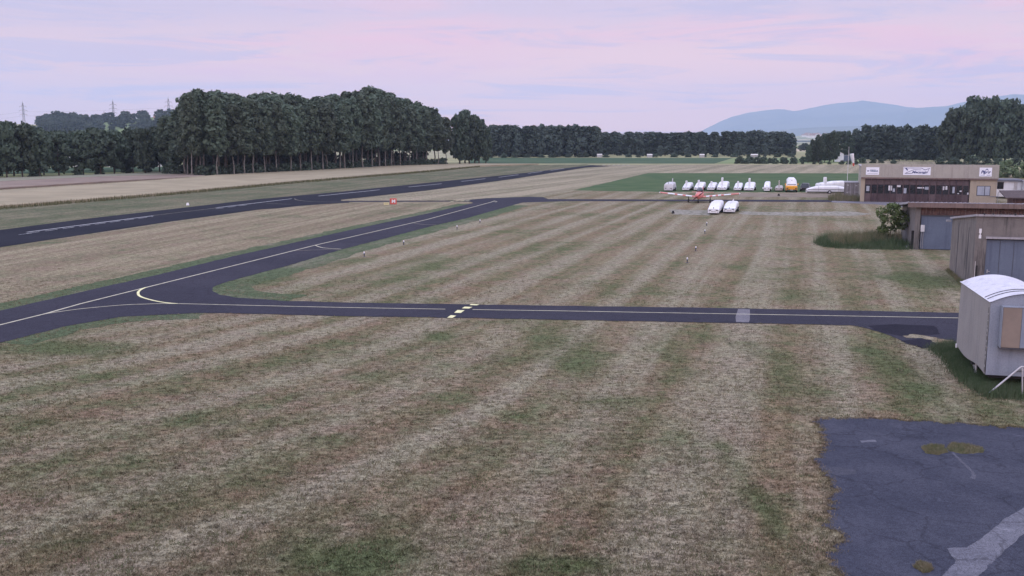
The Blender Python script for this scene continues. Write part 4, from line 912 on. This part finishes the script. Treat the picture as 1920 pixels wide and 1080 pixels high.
MB().box(.02, .16, 2.25, 2.5, .40, .66).build('underside_box', M_blk, CT); MB().cyl((-.03, 4.96, .5), (-.03, 4.96, .66), .04, n=8).build('corner_knob', M_pwhite, CT)
def loc2(o, v): return Matrix.Rotation(-o.rotation_euler.z, 3, 'Z') @ (Vector(v) - o.location)
g0 = loc2(CT, W(1851, 740, 0)); g1 = loc2(CT, WY(1914, 688, 33.3)); g2 = g1 + Vector((.75, -.05, .12)); g3 = loc2(CT, W(1917, 746, 0)); g4 = loc2(CT, WY(1917, 690, W(1917, 746).y))
MB().tube([g0, g1, g2], [.032, .032, .032], 8).build('drawbar_strut', M_silver, CT); MB().tube([g3, g4], [.026, .026], 8).build('jockey_post', M_silver, CT)
MB().cyl(g1 + Vector((-.05, .9, -.35)), g1 + Vector((.1, -.1, -.1)), .05, n=8).build('drawbar', M_steel, CT)

# ------------------------------------------------------------------ glider trailers
def section(a, zb, h, y, n=12, sq=.58):
    pts = [(-a * .96, y, zb), (-a, y, zb + .1)]
    zs = zb + (h - zb) * sq
    for i in range(n + 1):
        t = math.pi * (1 - i / n); c = math.cos(t); s_ = math.sin(t)
        pts.append((a * math.copysign(abs(c) ** .45, c), y, zs + (h - zs) * s_ ** .7))
    pts += [(a, y, zb + .1), (a * .96, y, zb)]; return pts
TG = 'glider trailers parked in the row'
def glider_trailer(px, base, w_, h, L, label, fin=.0, finx=0.0, mat=M_pwhite, yaw=17, lowr=.46, group=None, fend=False, open_=False, rampy=3.0, finw=.15, fy=.75):
    q = W(px, base); o = empty('glider_trailer', (q.x, q.y, 0), -R(yaw), label, 'trailer', group); a = w_ / 2
    prof = [(0, lowr * .93), (.06, lowr), (rampy * .5, lowr + (1 - lowr) * .48), (rampy, .94), (rampy + .8, 1.0), (L - 2.0, 1.0), (L - .9, .86), (L - .2, .6), (L, .45)]
    if open_: prof = [(0, .5), (.06, .55), (1.0, .58), (2.5, .72), (L - .4, .7), (L, .4)]
    MB().loft([section(a * (1 if y < L - 1 else .8), .36, max(.42, h * k), y) for y, k in prof]).build('body', mat, o)
    MB().box(-a * .9, a * .9, .05, L - .3, .18, .30).cyl((0, L - .3, .28), (0, L + 1.1, .38), .05, n=6).build('chassis', M_blk, o)
    MB().box(-a * .97, a * .97, -.03, .0, .22, .50).build('bumper', mat, o)
    for s_ in (-1, 1):
        wheel(o, s_ * (a + .06), L * .52, .30, .18, s_)
        MB().box(s_ * a * .62 - .14, s_ * a * .62 + .14, -.035, -.004, .50, .60).build('tail_light', M_frame, o)
        MB().box(s_ * a * .75 - .05, s_ * a * .75 + .05, -.045, -.031, .32, .39).build('reflector', M_frame, o)
    MB().box(-.26, .26, -.045, -.031, .38, .46).build('number_plate', M_silver, o)
    MB().box(-.035, .035, .10, .13, lowr * h * .9, lowr * h * 1.25).build('handle', M_frame, o)
    for sy in (rampy + .2, L * .72): MB().loft([section(a + .006, .37, h * 1.004, sy), section(a + .006, .37, h * 1.004, sy + .035)], caps=False).build('seam', M_curt, o)
    MB().box(-a - .012, a + .012, .04, L - 1.0, .60, .63).build('side_stripe', M_curt, o)
    if fin: fin += .18
    if fin: MB().loft([[(finx - finw, fy, lowr * h * .7), (finx + finw, fy, lowr * h * .7), (finx + finw, fy + .6, h * .8), (finx - finw, fy + .6, h * .8)], [(finx - finw, fy, fin - .05), (finx + finw, fy, fin - .05), (finx + finw, fy + .55, fin - .05), (finx - finw, fy + .55, fin - .05)], [(finx - finw * .7, fy + .05, fin), (finx + finw * .7, fy + .05, fin), (finx + finw * .7, fy + .5, fin), (finx - finw * .7, fy + .5, fin)]], smooth=False).build('fin_housing', mat, o)
    if fend:
        for s_ in (-1, 1): MB().box(s_ * (a + .14) - .16, s_ * (a + .14) + .16, L * .25, L * .25 + .9, .45, .72).build('mudguard', mat, o)
    return o
glider_trailer(1253, 359.2, 1.55, 1.55, 6.0, 'dull grey white glider trailer at the left end of the row, apart from the rest', fin=2.0, finx=.35, mat=M_pwhite2, lowr=.85, finw=.05, rampy=1, fy=2.4)
glider_trailer(1285.5, 358.4, 1.28, 1.32, 8, 'white glider trailer with a fin tower, leftmost of the close group behind the airplane', fin=1.62, finx=0, group=None)
glider_trailer(1309, 358.2, 1.5, 1.38, 8, 'white glider trailer directly behind the cockpit of the red airplane', fin=1.72, finx=-.05)
glider_trailer(1332.5, 358.2, 1.28, 1.30, 8, 'white glider trailer with a short tower, just right of the red airplane cockpit', fin=1.5, finx=0, lowr=.45)
glider_trailer(1353, 358.0, 1.70, 1.48, 8.5, 'largest white glider trailer with the tallest fin tower, behind the two near trailers', fin=2.15, finx=-.02, finw=.16)
glider_trailer(1382.5, 358.6, 1.32, 1.32, 6.5, 'narrow white glider trailer between the two tall tower trailers', fin=1.55, finx=.02)
glider_trailer(1404, 358.8, 1.72, 1.42, 8, 'wide white glider trailer with a tall square fin tower, right of the narrow one', fin=2.1, finx=.0, finw=.16)
glider_trailer(1437.5, 360.0, 1.02, 1.72, 5.5, 'tall slim rounded white trailer with side mudguards standing alone', lowr=.55, fend=True, rampy=1.4)
glider_trailer(1460, 359.5, 1.30, 1.25, 6, 'low beige open trailer with a thin fin, left of the yellow van', fin=1.75, finx=0, mat=pm('beige_paint', (.48, .44, .42), (.36, .33, .32), 2, .5), open_=True, finw=.09)
glider_trailer(1337.5, 402.8, 1.36, 1.42, 8.5, 'white glider trailer with smooth rounded ridge, left of the two before the airplane', lowr=.52, rampy=2.6)
n2 = glider_trailer(1367, 400.6, 1.46, 1.22, 8.0, 'white glider trailer with folded roof ridge, right of the two before the airplane', lowr=.50, rampy=2.4)
MB().loft([[(-.14, 2.0, .9), (.14, 2.0, .9), (.0, 2.0, 1.22)], [(-.14, 7.0, .9), (.14, 7.0, .9), (.0, 7.0, 1.45)]]).build('ridge', M_pwhite, n2)
sg = glider_trailer(1512, 362.6, 1.5, 1.32, 7.0, 'long white glider trailer lying side on, partly behind the weeds by the container', yaw=98, lowr=.60, rampy=1.6)
MB().box(.755, .775, .1, 6.2, .70, .76).box(-.775, -.755, .1, 6.2, .70, .76).build('side_stripe', M_frame, sg)
glider_trailer(1534, 357.0, 1.5, 1.62, 8.0, 'white glider trailer with bulky round body and tower behind the side on trailer', fin=2.2, finx=.55, lowr=.8, yaw=60)

# ------------------------------------------------------------------ van and car
M_org = pm('orange_paint', (.72, .33, .03), (.62, .28, .03), 2, .4, spec=.5)
q = W(1484, 361); V = empty('van', (q.x, q.y, 0), -R(14), 'tall van with orange lower body and white roof between the trailers and car', 'van')
def rr_sec(a, z0, z1, y, r=.12): return [(-a, y, z0), (-a, y, z1 - r), (-a + r, y, z1), (a - r, y, z1), (a, y, z1 - r), (a, y, z0)]
MB().loft([rr_sec(.90, .38, 1.00, 0), rr_sec(.95, .35, 1.20, .25), rr_sec(.95, .35, 1.25, 4.6), rr_sec(.92, .38, 1.2, 4.75)], smooth=False).build('body', M_org, V)
MB().loft([rr_sec(.90, 1.18, 1.30, .22), rr_sec(.76, 1.2, 2.28, .75, .25), rr_sec(.72, 1.2, 2.46, 1.4, .3), rr_sec(.74, 1.2, 2.46, 4.3, .3), rr_sec(.80, 1.2, 2.2, 4.7, .2)], smooth=False).build('upper_body', M_pwhite, V)
MB().add([(-.76, .24, 1.34), (.76, .24, 1.34), (.66, .54, 1.88), (-.66, .54, 1.88), (-.76, .30, 1.34), (.76, .30, 1.34), (.66, .60, 1.88), (-.66, .60, 1.88)], [(0, 1, 2, 3), (4, 7, 6, 5), (0, 4, 5, 1), (1, 5, 6, 2), (2, 6, 7, 3), (3, 7, 4, 0)]).build('windscreen', M_glass, V)
for s_ in (-1, 1):
    MB().box(s_ * .70 - .14, s_ * .70 + .14, -.04, .02, .62, .80).build('headlight', M_frame, V); wheel(V, s_ * .86, .75, .33, .2, s_); wheel(V, s_ * .86, 3.8, .33, .2, s_)
    MB().box(s_ * 1.04 - .08, s_ * 1.04 + .08, .45, .53, 1.3, 1.55).box(s_ * .97 - .04, s_ * .97 + .04, .47, .51, 1.3, 1.36).build('wing_mirror', M_org, V)
    MB().box(s_ * .80 - .02, s_ * .80 + .02, 1.3, 2.4, 1.4, 1.85).build('side_window', M_glass, V)
MB().box(-.86, .86, -.07, .03, .34, .52).build('bumper', M_blk, V); MB().box(-.45, .45, -.025, .02, .62, .74).build('grille', M_org, V); MB().box(-.24, .24, -.09, -.071, .40, .50).build('number_plate', M_silver, V)
MB().cyl((0, .68, 2.04), (0, .60, 2.04), .07, n=10).build('roof_lamp', M_frame, V)
q = W(1508, 359.3); K = empty('parked_car', (q.x, q.y, 0), -R(22), 'small dark blue car between the orange and white van and the side on trailer', 'car')
M_navy = pm('navy_paint', (.012, .014, .022), (.02, .022, .03), 2, .3, spec=.5)
MB().loft([rr_sec(.72, .30, .72, 0), rr_sec(.80, .22, .86, .3), rr_sec(.82, .22, .92, 2.9), rr_sec(.76, .3, .85, 3.6)], smooth=False).build('body', M_navy, K)
MB().loft([rr_sec(.74, .8, .92, .35), rr_sec(.62, .85, 1.40, .95), rr_sec(.62, .85, 1.42, 2.3), rr_sec(.74, .8, .92, 2.9)], smooth=False).build('cabin', M_navy, K)
MB().add([(-.62, .44, .98), (.62, .44, .98), (.52, .82, 1.33), (-.52, .82, 1.33)], [(0, 1, 2, 3)]).build('windscreen', M_glass, K)
for s_ in (-1, 1):
    wheel(K, s_ * .74, .65, .28, .16, s_); wheel(K, s_ * .74, 2.9, .28, .16, s_); MB().box(s_ * .58 - .1, s_ * .58 + .1, -.02, .02, .52, .64).build('headlight', M_silver, K)
MB().box(-.7, .7, -.05, .0, .26, .42).build('bumper', M_blk, K); MB().box(-.62, -.60, .0, .03, .9, 1.3).build('aerial', M_silver, K)

# ------------------------------------------------------------------ red airplane
q = W(1309, 381.0); AP = empty('airplane', (q.x, q.y, 0), -R(17), 'red low wing propeller airplane with white stripes on its wings, parked facing the camera', 'airplane')
def oval(cx, cz, a, b, y, n=14): return [(cx + a * math.cos(2 * math.pi * i / n), y, cz + b * math.sin(2 * math.pi * i / n)) for i in range(n)]
MB().loft([oval(0, 1.02, .16, .16, -.55), oval(0, 1.02, .42, .38, -.35), oval(0, 1.05, .50, .46, .25), oval(0, 1.12, .54, .54, 1.2), oval(0, 1.12, .52, .52, 2.6), oval(0, 1.12, .30, .34, 4.4), oval(0, 1.16, .10, .16, 6.3)]).build('fuselage', M_coral, AP)
MB().loft([oval(0, 1.70, .12, .05, .9), oval(0, 1.72, .44, .34, 1.45), oval(0, 1.76, .46, .44, 2.0), oval(0, 1.66, .36, .34, 2.8), oval(0, 1.5, .1, .08, 3.6)]).build('canopy', M_glass, AP)
MB().box(-.40, .40, .45, .9, 1.42, 1.50).build('cowling_panel', M_pwhite, AP)
MB().box(-.30, -.08, -.42, -.355, .94, 1.12).box(.08, .30, -.42, -.355, .94, 1.12).build('air_intake', M_blk, AP)
wg = {}
def wing_sec(x, s_):
    k = x / 5.6; z = .80 + .105 * x; c = 1.55 - .35 * k; y0 = .75 + .15 * k; th = .17 * c
    pr = [(0, .45), (.04, .75), (.25, 1.0), (.6, .75), (1, .45), (.6, .28), (.25, .08), (.04, .2)]
    return [(s_ * x, y0 + c * u, z + th * (v - .5)) for u, v in pr]
for s_ in (-1, 1):
    xs = [.3, 1.0, 1.5, 1.9, 2.35, 2.7, 3.1, 3.5, 4.1, 4.5, 5.35, 5.6]; mb = MB()
    mt = [0, 1, 0, 1, 0, 1, 0, 1, 1, 0, 0] if s_ > 0 else [0, 1, 1, 0, 1, 1, 0, 1, 1, 0, 0]
    mb.loft([wing_sec(x, s_) for x in xs], mats=mt); mb.build('wing', [M_coral, M_pwhite], AP)
    MB().cyl((s_ * 5.6, 1.0, 1.39), (s_ * 5.78, 1.1, 1.41), .12, .04, 8).build('wing_tip', M_pwhite, AP)
    st = MB().cyl((s_ * 1.55, 1.4, .3), (s_ * 1.55, 1.4, .95), .05, n=8).build('landing_gear_leg', M_blk, AP)
    MB().cyl((s_ * 1.55 - .09, 1.4, .26), (s_ * 1.55 + .09, 1.4, .26), .26, n=16).build('wheel', M_blk, st)
    MB().loft([[(s_ * .1, 5.6, 1.25), (s_ * .1, 6.3, 1.25), (s_ * .1, 6.3, 1.31), (s_ * .1, 5.6, 1.31)], [(s_ * 1.6, 5.75, 1.28), (s_ * 1.6, 6.25, 1.28), (s_ * 1.6, 6.25, 1.32), (s_ * 1.6, 5.75, 1.32)]], smooth=False).build('tailplane', M_coral, AP)
st = MB().cyl((0, .1, .25), (0, .15, .8), .05, n=8).build('landing_gear_leg', M_blk, AP); MB().cyl((-.08, .1, .23), (.08, .1, .23), .23, n=16).build('wheel', M_blk, st)
MB().loft([[(-.04, 5.5, 1.25), (.04, 5.5, 1.25), (.04, 6.4, 1.25), (-.04, 6.4, 1.25)], [(-.03, 6.0, 2.1), (.03, 6.0, 2.1), (.03, 6.45, 2.1), (-.03, 6.45, 2.1)]], smooth=False).build('tail_fin', M_coral, AP)
MB().cyl((0, -.56, 1.02), (0, -.82, 1.02), .15, .02, 10).build('spinner', M_red, AP)
pa = R(38); pd = Vector((math.cos(pa), 0, math.sin(pa))); c0_ = Vector((0, -.64, 1.02)); pn = Vector((-pd.z, 0, pd.x))
mb = MB()
for s_ in (-1, 1):
    r0_, r1_ = c0_ + pd * s_ * .1, c0_ + pd * s_ * .95
    mb.loft([[r0_ - pn * .05, r0_ + pn * .05, r0_ + pn * .05 + Vector((0, .03, 0)), r0_ - pn * .05 + Vector((0, .03, 0))], [c0_ + pd * s_ * .5 - pn * .085, c0_ + pd * s_ * .5 + pn * .085, c0_ + pd * s_ * .5 + pn * .085 + Vector((0, .02, 0)), c0_ + pd * s_ * .5 - pn * .085 + Vector((0, .02, 0))], [r1_ - pn * .04, r1_ + pn * .04, r1_ + pn * .04 + Vector((0, .015, 0)), r1_ - pn * .04 + Vector((0, .015, 0))]], smooth=False)
mb.build('propeller', pm('dark_red_blade', (.10, .02, .02), (.07, .015, .015), 2, .4), AP)

# ------------------------------------------------------------------ windsock, hut, signs, lights
Yw = 215; t0 = WY(1592, 275, Yw); o = empty('windsock', (t0.x, Yw, 0), 0, 'white windsock with a red tip hanging limp from its pole, left of the hangar', 'windsock')
MB().cyl((0, 0, 0), (0, 0, t0.z), .07, .045, 8).build('pole', M_pwhite2, o)
a0 = WY(1597, 288.5, Yw) - Vector((t0.x, Yw, 0)); a1 = WY(1600, 305.5, Yw) - Vector((t0.x, Yw, 0)); a2 = WY(1600.5, 311.5, Yw) - Vector((t0.x, Yw, 0))
MB().cyl((0, 0, a0.z), (a0.x - .3, 0, a0.z), .03, n=6).build('arm', M_steel, o)
MB().tube([a0, a0.lerp(a1, .5), a1], [.46, .36, .22], 12).build('sock', M_pwhite, o); MB().tube([a1, a2], [.2, .17], 12).build('sock_tip', M_red, o)
hy = W(1575, 303.5).y; c = WY(1575, 300, hy); o = empty('hut', (c.x, hy, 0), -R(8), 'small white gabled hut half hidden among the dark trees', 'hut')
zz = WY(1575, 285, hy).z; zw = WY(1575, 288.5, hy).z; hw_ = 6.3 * hy / FPX
MB().add([(-hw_, 0, 0), (hw_, 0, 0), (hw_, 0, zw), (0, 0, zz), (-hw_, 0, zw), (-hw_, 4, 0), (hw_, 4, 0), (hw_, 4, zw), (0, 4, zz), (-hw_, 4, zw)], [(0, 1, 2, 3, 4), (9, 8, 7, 6, 5), (0, 4, 9, 5), (1, 6, 7, 2)]).build('wall', M_board, o)
MB().add([(-hw_ - .15, -.15, zw - .05), (0, -.15, zz + .05), (0, 4.1, zz + .05), (-hw_ - .15, 4.1, zw - .05), (hw_ + .15, -.15, zw - .05), (hw_ + .15, 4.1, zw - .05)], [(0, 1, 2, 3), (1, 4, 5, 2)]).build('roof', M_roof, o)
o = empty('shed', (WY(1590, 300, hy + 4).x, hy + 4, 0), -R(8), 'grey green metal shed behind the windsock, right of the small white hut', 'shed')
MB().box(-1.2, 1.7, 0, 4, 0, zw * .78).build('wall', M_steelblue, o); MB().box(-1.3, 1.8, -.1, 4.1, zw * .78, zw * .78 + .1).build('roof', M_roof, o)
for i, (px, py, lab) in enumerate([(1585, 308, 'round dark bush right of the small white hut door'), (1580, 308.5, 'dark bush overlapping the foot of the small white hut'), (1571, 309, 'dark bush left of the foot of the small white hut')]):
    q = W(px, py); plant(BUSH, q.x, hy - 2.5 - i * .9, [2.9, 2.7, 2.1][i], 1.25, label=lab, cat='bush')
# red runway sign and yellow board
q = W(737.5, 384.3); o = empty('runway_sign', (q.x, q.y, 0), R(4), 'red mandatory sign with white marks beside the link path', 'sign')
MB().box(-.46, .46, -.1, .1, .10, .92).build('panel', M_red, o, bevel=.02); MB().box(-.4, -.36, -.05, .05, 0, .1).box(.36, .4, -.05, .05, 0, .1).build('leg', M_steel, o); text('lettering', 'M', .62, .04, -.115, .5, M_pwhite, o, 0, .5, .035)
MB().box(-.50, -.462, -.11, .11, .08, .94).build('edge', M_steel, o)
q = W(724.5, 385.2); o = empty('direction_sign', (q.x, q.y, 0), R(4), 'low pale yellow board just left of the red runway sign', 'sign')
MB().box(-.36, .36, -.05, .05, .08, .40).build('panel', pm('sign_yellow', (.62, .58, .34), (.56, .52, .30), 2, .5), o); MB().box(-.3, -.26, -.03, .03, 0, .08).box(.26, .3, -.03, .03, 0, .08).build('leg', M_steel, o); MB().box(-.25, .25, -.058, -.051, .21, .26).build('marking', pm('olive_mark', (.28, .25, .12)), o)
# edge lights
M_lb = pm('blue_lens', (.03, .05, .12), (.035, .06, .14), 2, .2, spec=.5)
def edge_light():
    o = empty('edge_light'); MB().cyl((0, 0, 0), (0, 0, .03), .12, n=12).build('base', M_conc, o)
    MB().cyl((0, 0, .03), (0, 0, .20), .035, n=8).build('stem', M_blk, o); MB().cyl((0, 0, .20), (0, 0, .30), .055, n=10).build('lens', M_lb, o)
    MB().cyl((0, 0, .30), (0, 0, .43), .06, .05, n=10).build('cap', M_pwhite, o); return o
e0 = edge_light(); first = True
for px, py, lab in ((683, 481.5, 'blue and white edge light in the grass, nearest the taxiway'), (757, 459.5, 'blue and white edge light between two others along the taxiway, second from the nearest'), (857, 430, 'blue and white edge light in the grass beside the upper taxiway'), (900, 418.5, 'farthest small edge light beside the upper taxiway'),
                    (1288.5, 493, 'nearest of the lights standing out in the mown grass below the trailers'), (1304.5, 471, 'dark edge light in the mown grass, second nearest below the trailers'), (1321.5, 438, 'edge light in the mown grass, second from the top below the near trailers'), (1325, 423.5, 'farthest small light in the mown grass just below the two near trailers')):
    e = e0 if first else copy_tree(e0); first = False; q = W(px, py); e.location = q; e['label'] = lab; e['category'] = 'edge light'; e['group'] = 'edge lights in the grass'; e.scale = (.95, .95, .95)
q = W(1410, 384); 
for px, py, lab in ((352, 385, 'small white marker standing beside the runway, left half of the picture'), (1460, 367.5, 'small dark marker block on the dry strip below the tall slim trailer'), (1262, 400.5, 'small dark marker at the left end of the gravel patch')):
    q = W(px, py); tag(MB().loft([[(q.x - .18, q.y - .15, 0), (q.x + .18, q.y - .15, 0), (q.x + .18, q.y + .15, 0), (q.x - .18, q.y + .15, 0)], [(q.x - .10, q.y - .08, .35), (q.x + .10, q.y - .08, .35), (q.x + .10, q.y + .08, .35), (q.x - .10, q.y + .08, .35)]], smooth=False).build('marker', M_pwhite if px < 400 else M_blk), lab, 'marker')
# small tree and bag by the shed
SM = tree_kind('small_tree', 3.3, .30, 1.6, 50, 26, .085, 1, M_shr, M_bark2, 'broad', .05, .8, 12, .22, 800, .20)
q = W(1669, 457); plant(SM, q.x, q.y, WY(1669, 383, q.y).z, 1.0, label='small leafy tree with thin stems at the left corner of the long shed')
q = W(1705, 465.5); o = empty('rubbish_bag', (q.x, q.y, 0), .3, 'black bag slumped against the front corner of the shed with grey blue doors', 'bag')
mb = MB(); mb.loft([[(.34 * k * math.cos(a) * (1 + .12 * math.sin(3 * a)), .22 * k * math.sin(a), z) for a in [2 * math.pi * i / 12 for i in range(12)]] for z, k in ((0, .9), (.08, 1.05), (.2, .9), (.3, .5), (.36, .16))]); mb.build('bag', M_blk, o)
MB().box(-.42, -.3, -.12, -.06, 0, .22).build('tag', M_pwhite2, o)

# ------------------------------------------------------------------ long grass, mown tufts
def blade_mat(name, c1, c2, c3):
    m, t = new_mat(name); P = pos(t)
    a = t.noise(P, .8, 4, .6); b = t.noise(P, 9, 3, .6)
    col = t.mix(t.step(a, .35, .65), c1, c2); col = t.mix(t.step(b, .5, .75), col, c3)
    finish(t, col, .85, spec=.1); return m
def blades(name, x, y, h, wd, mat, lean=.35, seed=0, kind='stuff', label=None, cat=None):
    r = np.random.default_rng(seed); n = len(x); a = r.random(n) * 2 * np.pi; la = r.random(n) * 2 * np.pi; ln_ = lean * r.random(n) * h
    c = np.stack([x, y, np.full(n, .01)], 1); t1 = np.stack([np.cos(a) * wd, np.sin(a) * wd, np.zeros(n)], 1)
    t2 = np.stack([np.cos(la) * ln_, np.sin(la) * ln_, h], 1)
    o = link_mesh(name, quads_mesh(name, c, t1, t2, mat, tri=True)); return tag(o, label, cat, kind=kind)
def in_px_poly(px, dens, seed):
    pts = np.array([W(*p)[:2] for p in px]); r = np.random.default_rng(seed); lo = pts.min(0); hi = pts.max(0); n = int((hi - lo).prod() * dens)
    x = r.uniform(lo[0], hi[0], n); y = r.uniform(lo[1], hi[1], n); k = inside(x, y, pts); return x[k], y[k], r
M_long = blade_mat('long_grass_blades', (.055, .090, .042), (.085, .115, .065), (.15, .16, .11))
M_dry = blade_mat('dry_stalks', (.20, .17, .11), (.12, .14, .07), (.28, .24, .17))
x, y, r = in_px_poly([(1532, 458), (1545, 448), (1600, 446), (1660, 444), (1712, 462), (1700, 468), (1640, 467.5), (1580, 466), (1545, 463)], 420, 1)
x = x + r.normal(size=len(x)) * .22; y = y + r.normal(size=len(x)) * .35
hn = .55 + .5 * np.sin(x * 2.1 + np.sin(y * 1.7) * 2) * np.sin(y * 1.9 + x); hn = np.clip(hn, .25, 1.1)
blades('long_grass', x, y, r.uniform(.2, 1.0, len(x)) * hn, .016, M_long, .5, 2, label='patch of tall green weeds left of the shed with grey blue doors', cat='weeds')
x, y, r = in_px_poly([(1545, 450), (1690, 448), (1690, 460), (1560, 463)], 90, 11)
blades('dry_grass', x, y, r.uniform(.5, 1.35, len(x)), .012, M_dry, .25, 12, label='tall dry stalks rising from the weed patch', cat='weeds')
x, y, r = in_px_poly([(1745, 655), (1790, 645), (1840, 700), (1990, 700), (1990, 752), (1850, 746), (1805, 715), (1770, 672)], 1500, 3)
x = x + r.normal(size=len(x)) * .16; y = y + r.normal(size=len(x)) * .22
blades('long_grass', x, y, r.uniform(.06, .38, len(x)), .011, M_long, .6, 4, label='lush dark green grass round the foot of the covered trailer', cat='grass')
x, y, r = in_px_poly([(1552, 374), (1575, 368), (1582, 373.5), (1620, 374), (1620, 378), (1556, 377)], 60, 5)
blades('long_grass', x, y, r.uniform(.3, 1.1, len(x)), .03, M_dry, .4, 6, label='yellowish weeds at the foot of the grey container', cat='weeds')
x, y, r = in_px_poly([(1778, 506), (1806, 530), (1822, 545), (1812, 548), (1790, 524), (1772, 508)], 500, 7)
blades('long_grass', x, y, r.uniform(.1, .3, len(x)), .012, M_dry, .6, 8, label='rough grass along the side wall of the concrete hangar', cat='grass')
for sd_, poly in ((31, [(-260, 414.5), (0, 393.5), (150, 381), (320, 366.4), (560, 343.6), (800, 323.4), (900, 313.5), (900, 312.4), (800, 322), (560, 342), (320, 364), (150, 378.5), (0, 390.5), (-260, 411)]), (33, [(-260, 378.6), (0, 361.4), (200, 348.4), (385, 334.6), (385, 333.2), (200, 346.4), (0, 359.4), (-260, 376.4)])):
    x, y, r = in_px_poly(poly, 14 if sd_ == 31 else 10, sd_); 
    blades('tall_verge_grass', x, y, r.uniform(.25, .65, len(x)), .06, M_dry if sd_ == 33 else blade_mat('verge_blades', (.09, .10, .05), (.13, .13, .07), (.20, .17, .10)), .3, sd_ + 1, label='dark strip of tall rough grass along the edge of the wheat' if sd_ == 31 else 'rough strip of weeds between the two ripe fields', cat='grass')

# mown turf close to the camera: small blades coloured like the turf they stand in
def turf(n, y0, y1, h0, h1, wd, seed):
    r = np.random.default_rng(seed); u = r.random(n); y = 1 / (1 / y0 + u * (1 / y1 - 1 / y0)); x = y * r.uniform(-.58, .58, n)
    nb = 5; x = np.repeat(x, nb) + r.normal(size=n * nb) * .035; y = np.repeat(y, nb) + r.normal(size=n * nb) * .035
    dens = np.sin(x * 1.7 + np.sin(y * .9)) * np.sin(y * 1.3 + np.sin(x * .8)); k = r.random(len(x)) < .75 + .25 * dens; x = x[k]; y = y[k]
    k = np.ones(len(x), bool)
    for P in (P_tx, P_fg): k &= ~inside(x, y, P)
    k &= ~inside(x, y, [W(1847, 702)[:2], (19.5, 33.9), (20.6, 38.7), W(1792, 647)[:2]])
    x = x[k]; y = y[k]; h = r.uniform(h0, h1, len(x)) * (1 + y / 60)
    o = blades('mown_grass', x, y, h, wd, M_grass, 1.1, seed + 1, label='short dry mown grass blades covering the ground near the camera', cat='grass'); return o
turf(110000, 13.0, 62.0, .018, .055, .010, 50)
def tufts(n, y0, y1, seed):
    r = np.random.default_rng(seed); u = r.random(n); y = 1 / (1 / y0 + u * (1 / y1 - 1 / y0)); x = y * r.uniform(-.58, .58, n); nb = 14; sz = r.random(n) ** 2
    s_ = np.repeat(.03 + .09 * sz, nb); x = np.repeat(x, nb) + r.normal(size=n * nb) * s_; y = np.repeat(y, nb) + r.normal(size=n * nb) * s_; h = np.repeat(.03 + .07 * sz, nb) * r.uniform(.5, 1.2, n * nb)
    k = np.ones(len(x), bool)
    for P in (P_tx, P_fg): k &= ~inside(x, y, P)
    blades('grass_tufts', x[k], y[k], h[k], .012, M_tuft, .7, seed + 1, label='small darker tufts missed by the mower, scattered over the near turf', cat='grass')
M_tuft = blade_mat('tuft_blades', (.125, .145, .075), (.25, .215, .145), (.09, .115, .06))
tufts(9000, 13.5, 70.0, 90)
# grass creeping over the broken edge of the yard
r = np.random.default_rng(5); E = np.array(P_fg); E = E[(E[:, 0] < 22) & (E[:, 1] < 34)]; E = np.repeat(E, 22, 0); m_ = r.random((len(E), 1)) < .55
E = E[m_[:, 0]] + r.normal(size=(m_.sum(), 2)) * .07
blades('edge_grass', E[:, 0], E[:, 1], r.uniform(.02, .08, len(E)), .010, M_grass, .9, 6, label='dry grass creeping over the broken edge of the asphalt yard', cat='grass')
for i, P in enumerate(P_gp):
    P = np.array(P); lo = P.min(0); hi = P.max(0); r = np.random.default_rng(60 + i); x = r.uniform(lo[0], hi[0], 5000); y = r.uniform(lo[1], hi[1], 5000); k = inside(x, y, P)
    blades('grass_tuft', x[k], y[k], r.uniform(.03, .11, k.sum()), .008, M_dry, .8, 70 + i, label=['weedy grass breaking through the asphalt yard, left tuft', 'weedy grass breaking through the asphalt yard, right tuft', 'weedy grass by the end of the pale concrete strip'][i], cat='grass')

# ------------------------------------------------------------------ haze
hz_ = MB().box(-9000, 9000, -200, 14500, -1, 760).build('haze', None) if False else None
hm = bpy.data.materials.new('haze'); hm.use_nodes = True; t = NT(hm.node_tree); t.n.clear()
pv = t.add('ShaderNodeVolumePrincipled', {'Color': (.60, .76, 1.0, 1), 'Density': 9.5e-5, 'Anisotropy': 0.0}); t.l.new(pv.outputs[0], t.add('ShaderNodeOutputMaterial').inputs['Volume'])
hb = MB().box(-9000, 9000, -200, 14500, -1, 760).build('haze', hm); tag(hb, kind='stuff', label='thin blue evening haze filling the air over the plain', cat='haze')
sc.cycles.volume_bounces = 1; sc.cycles.volume_step_rate = 1.0
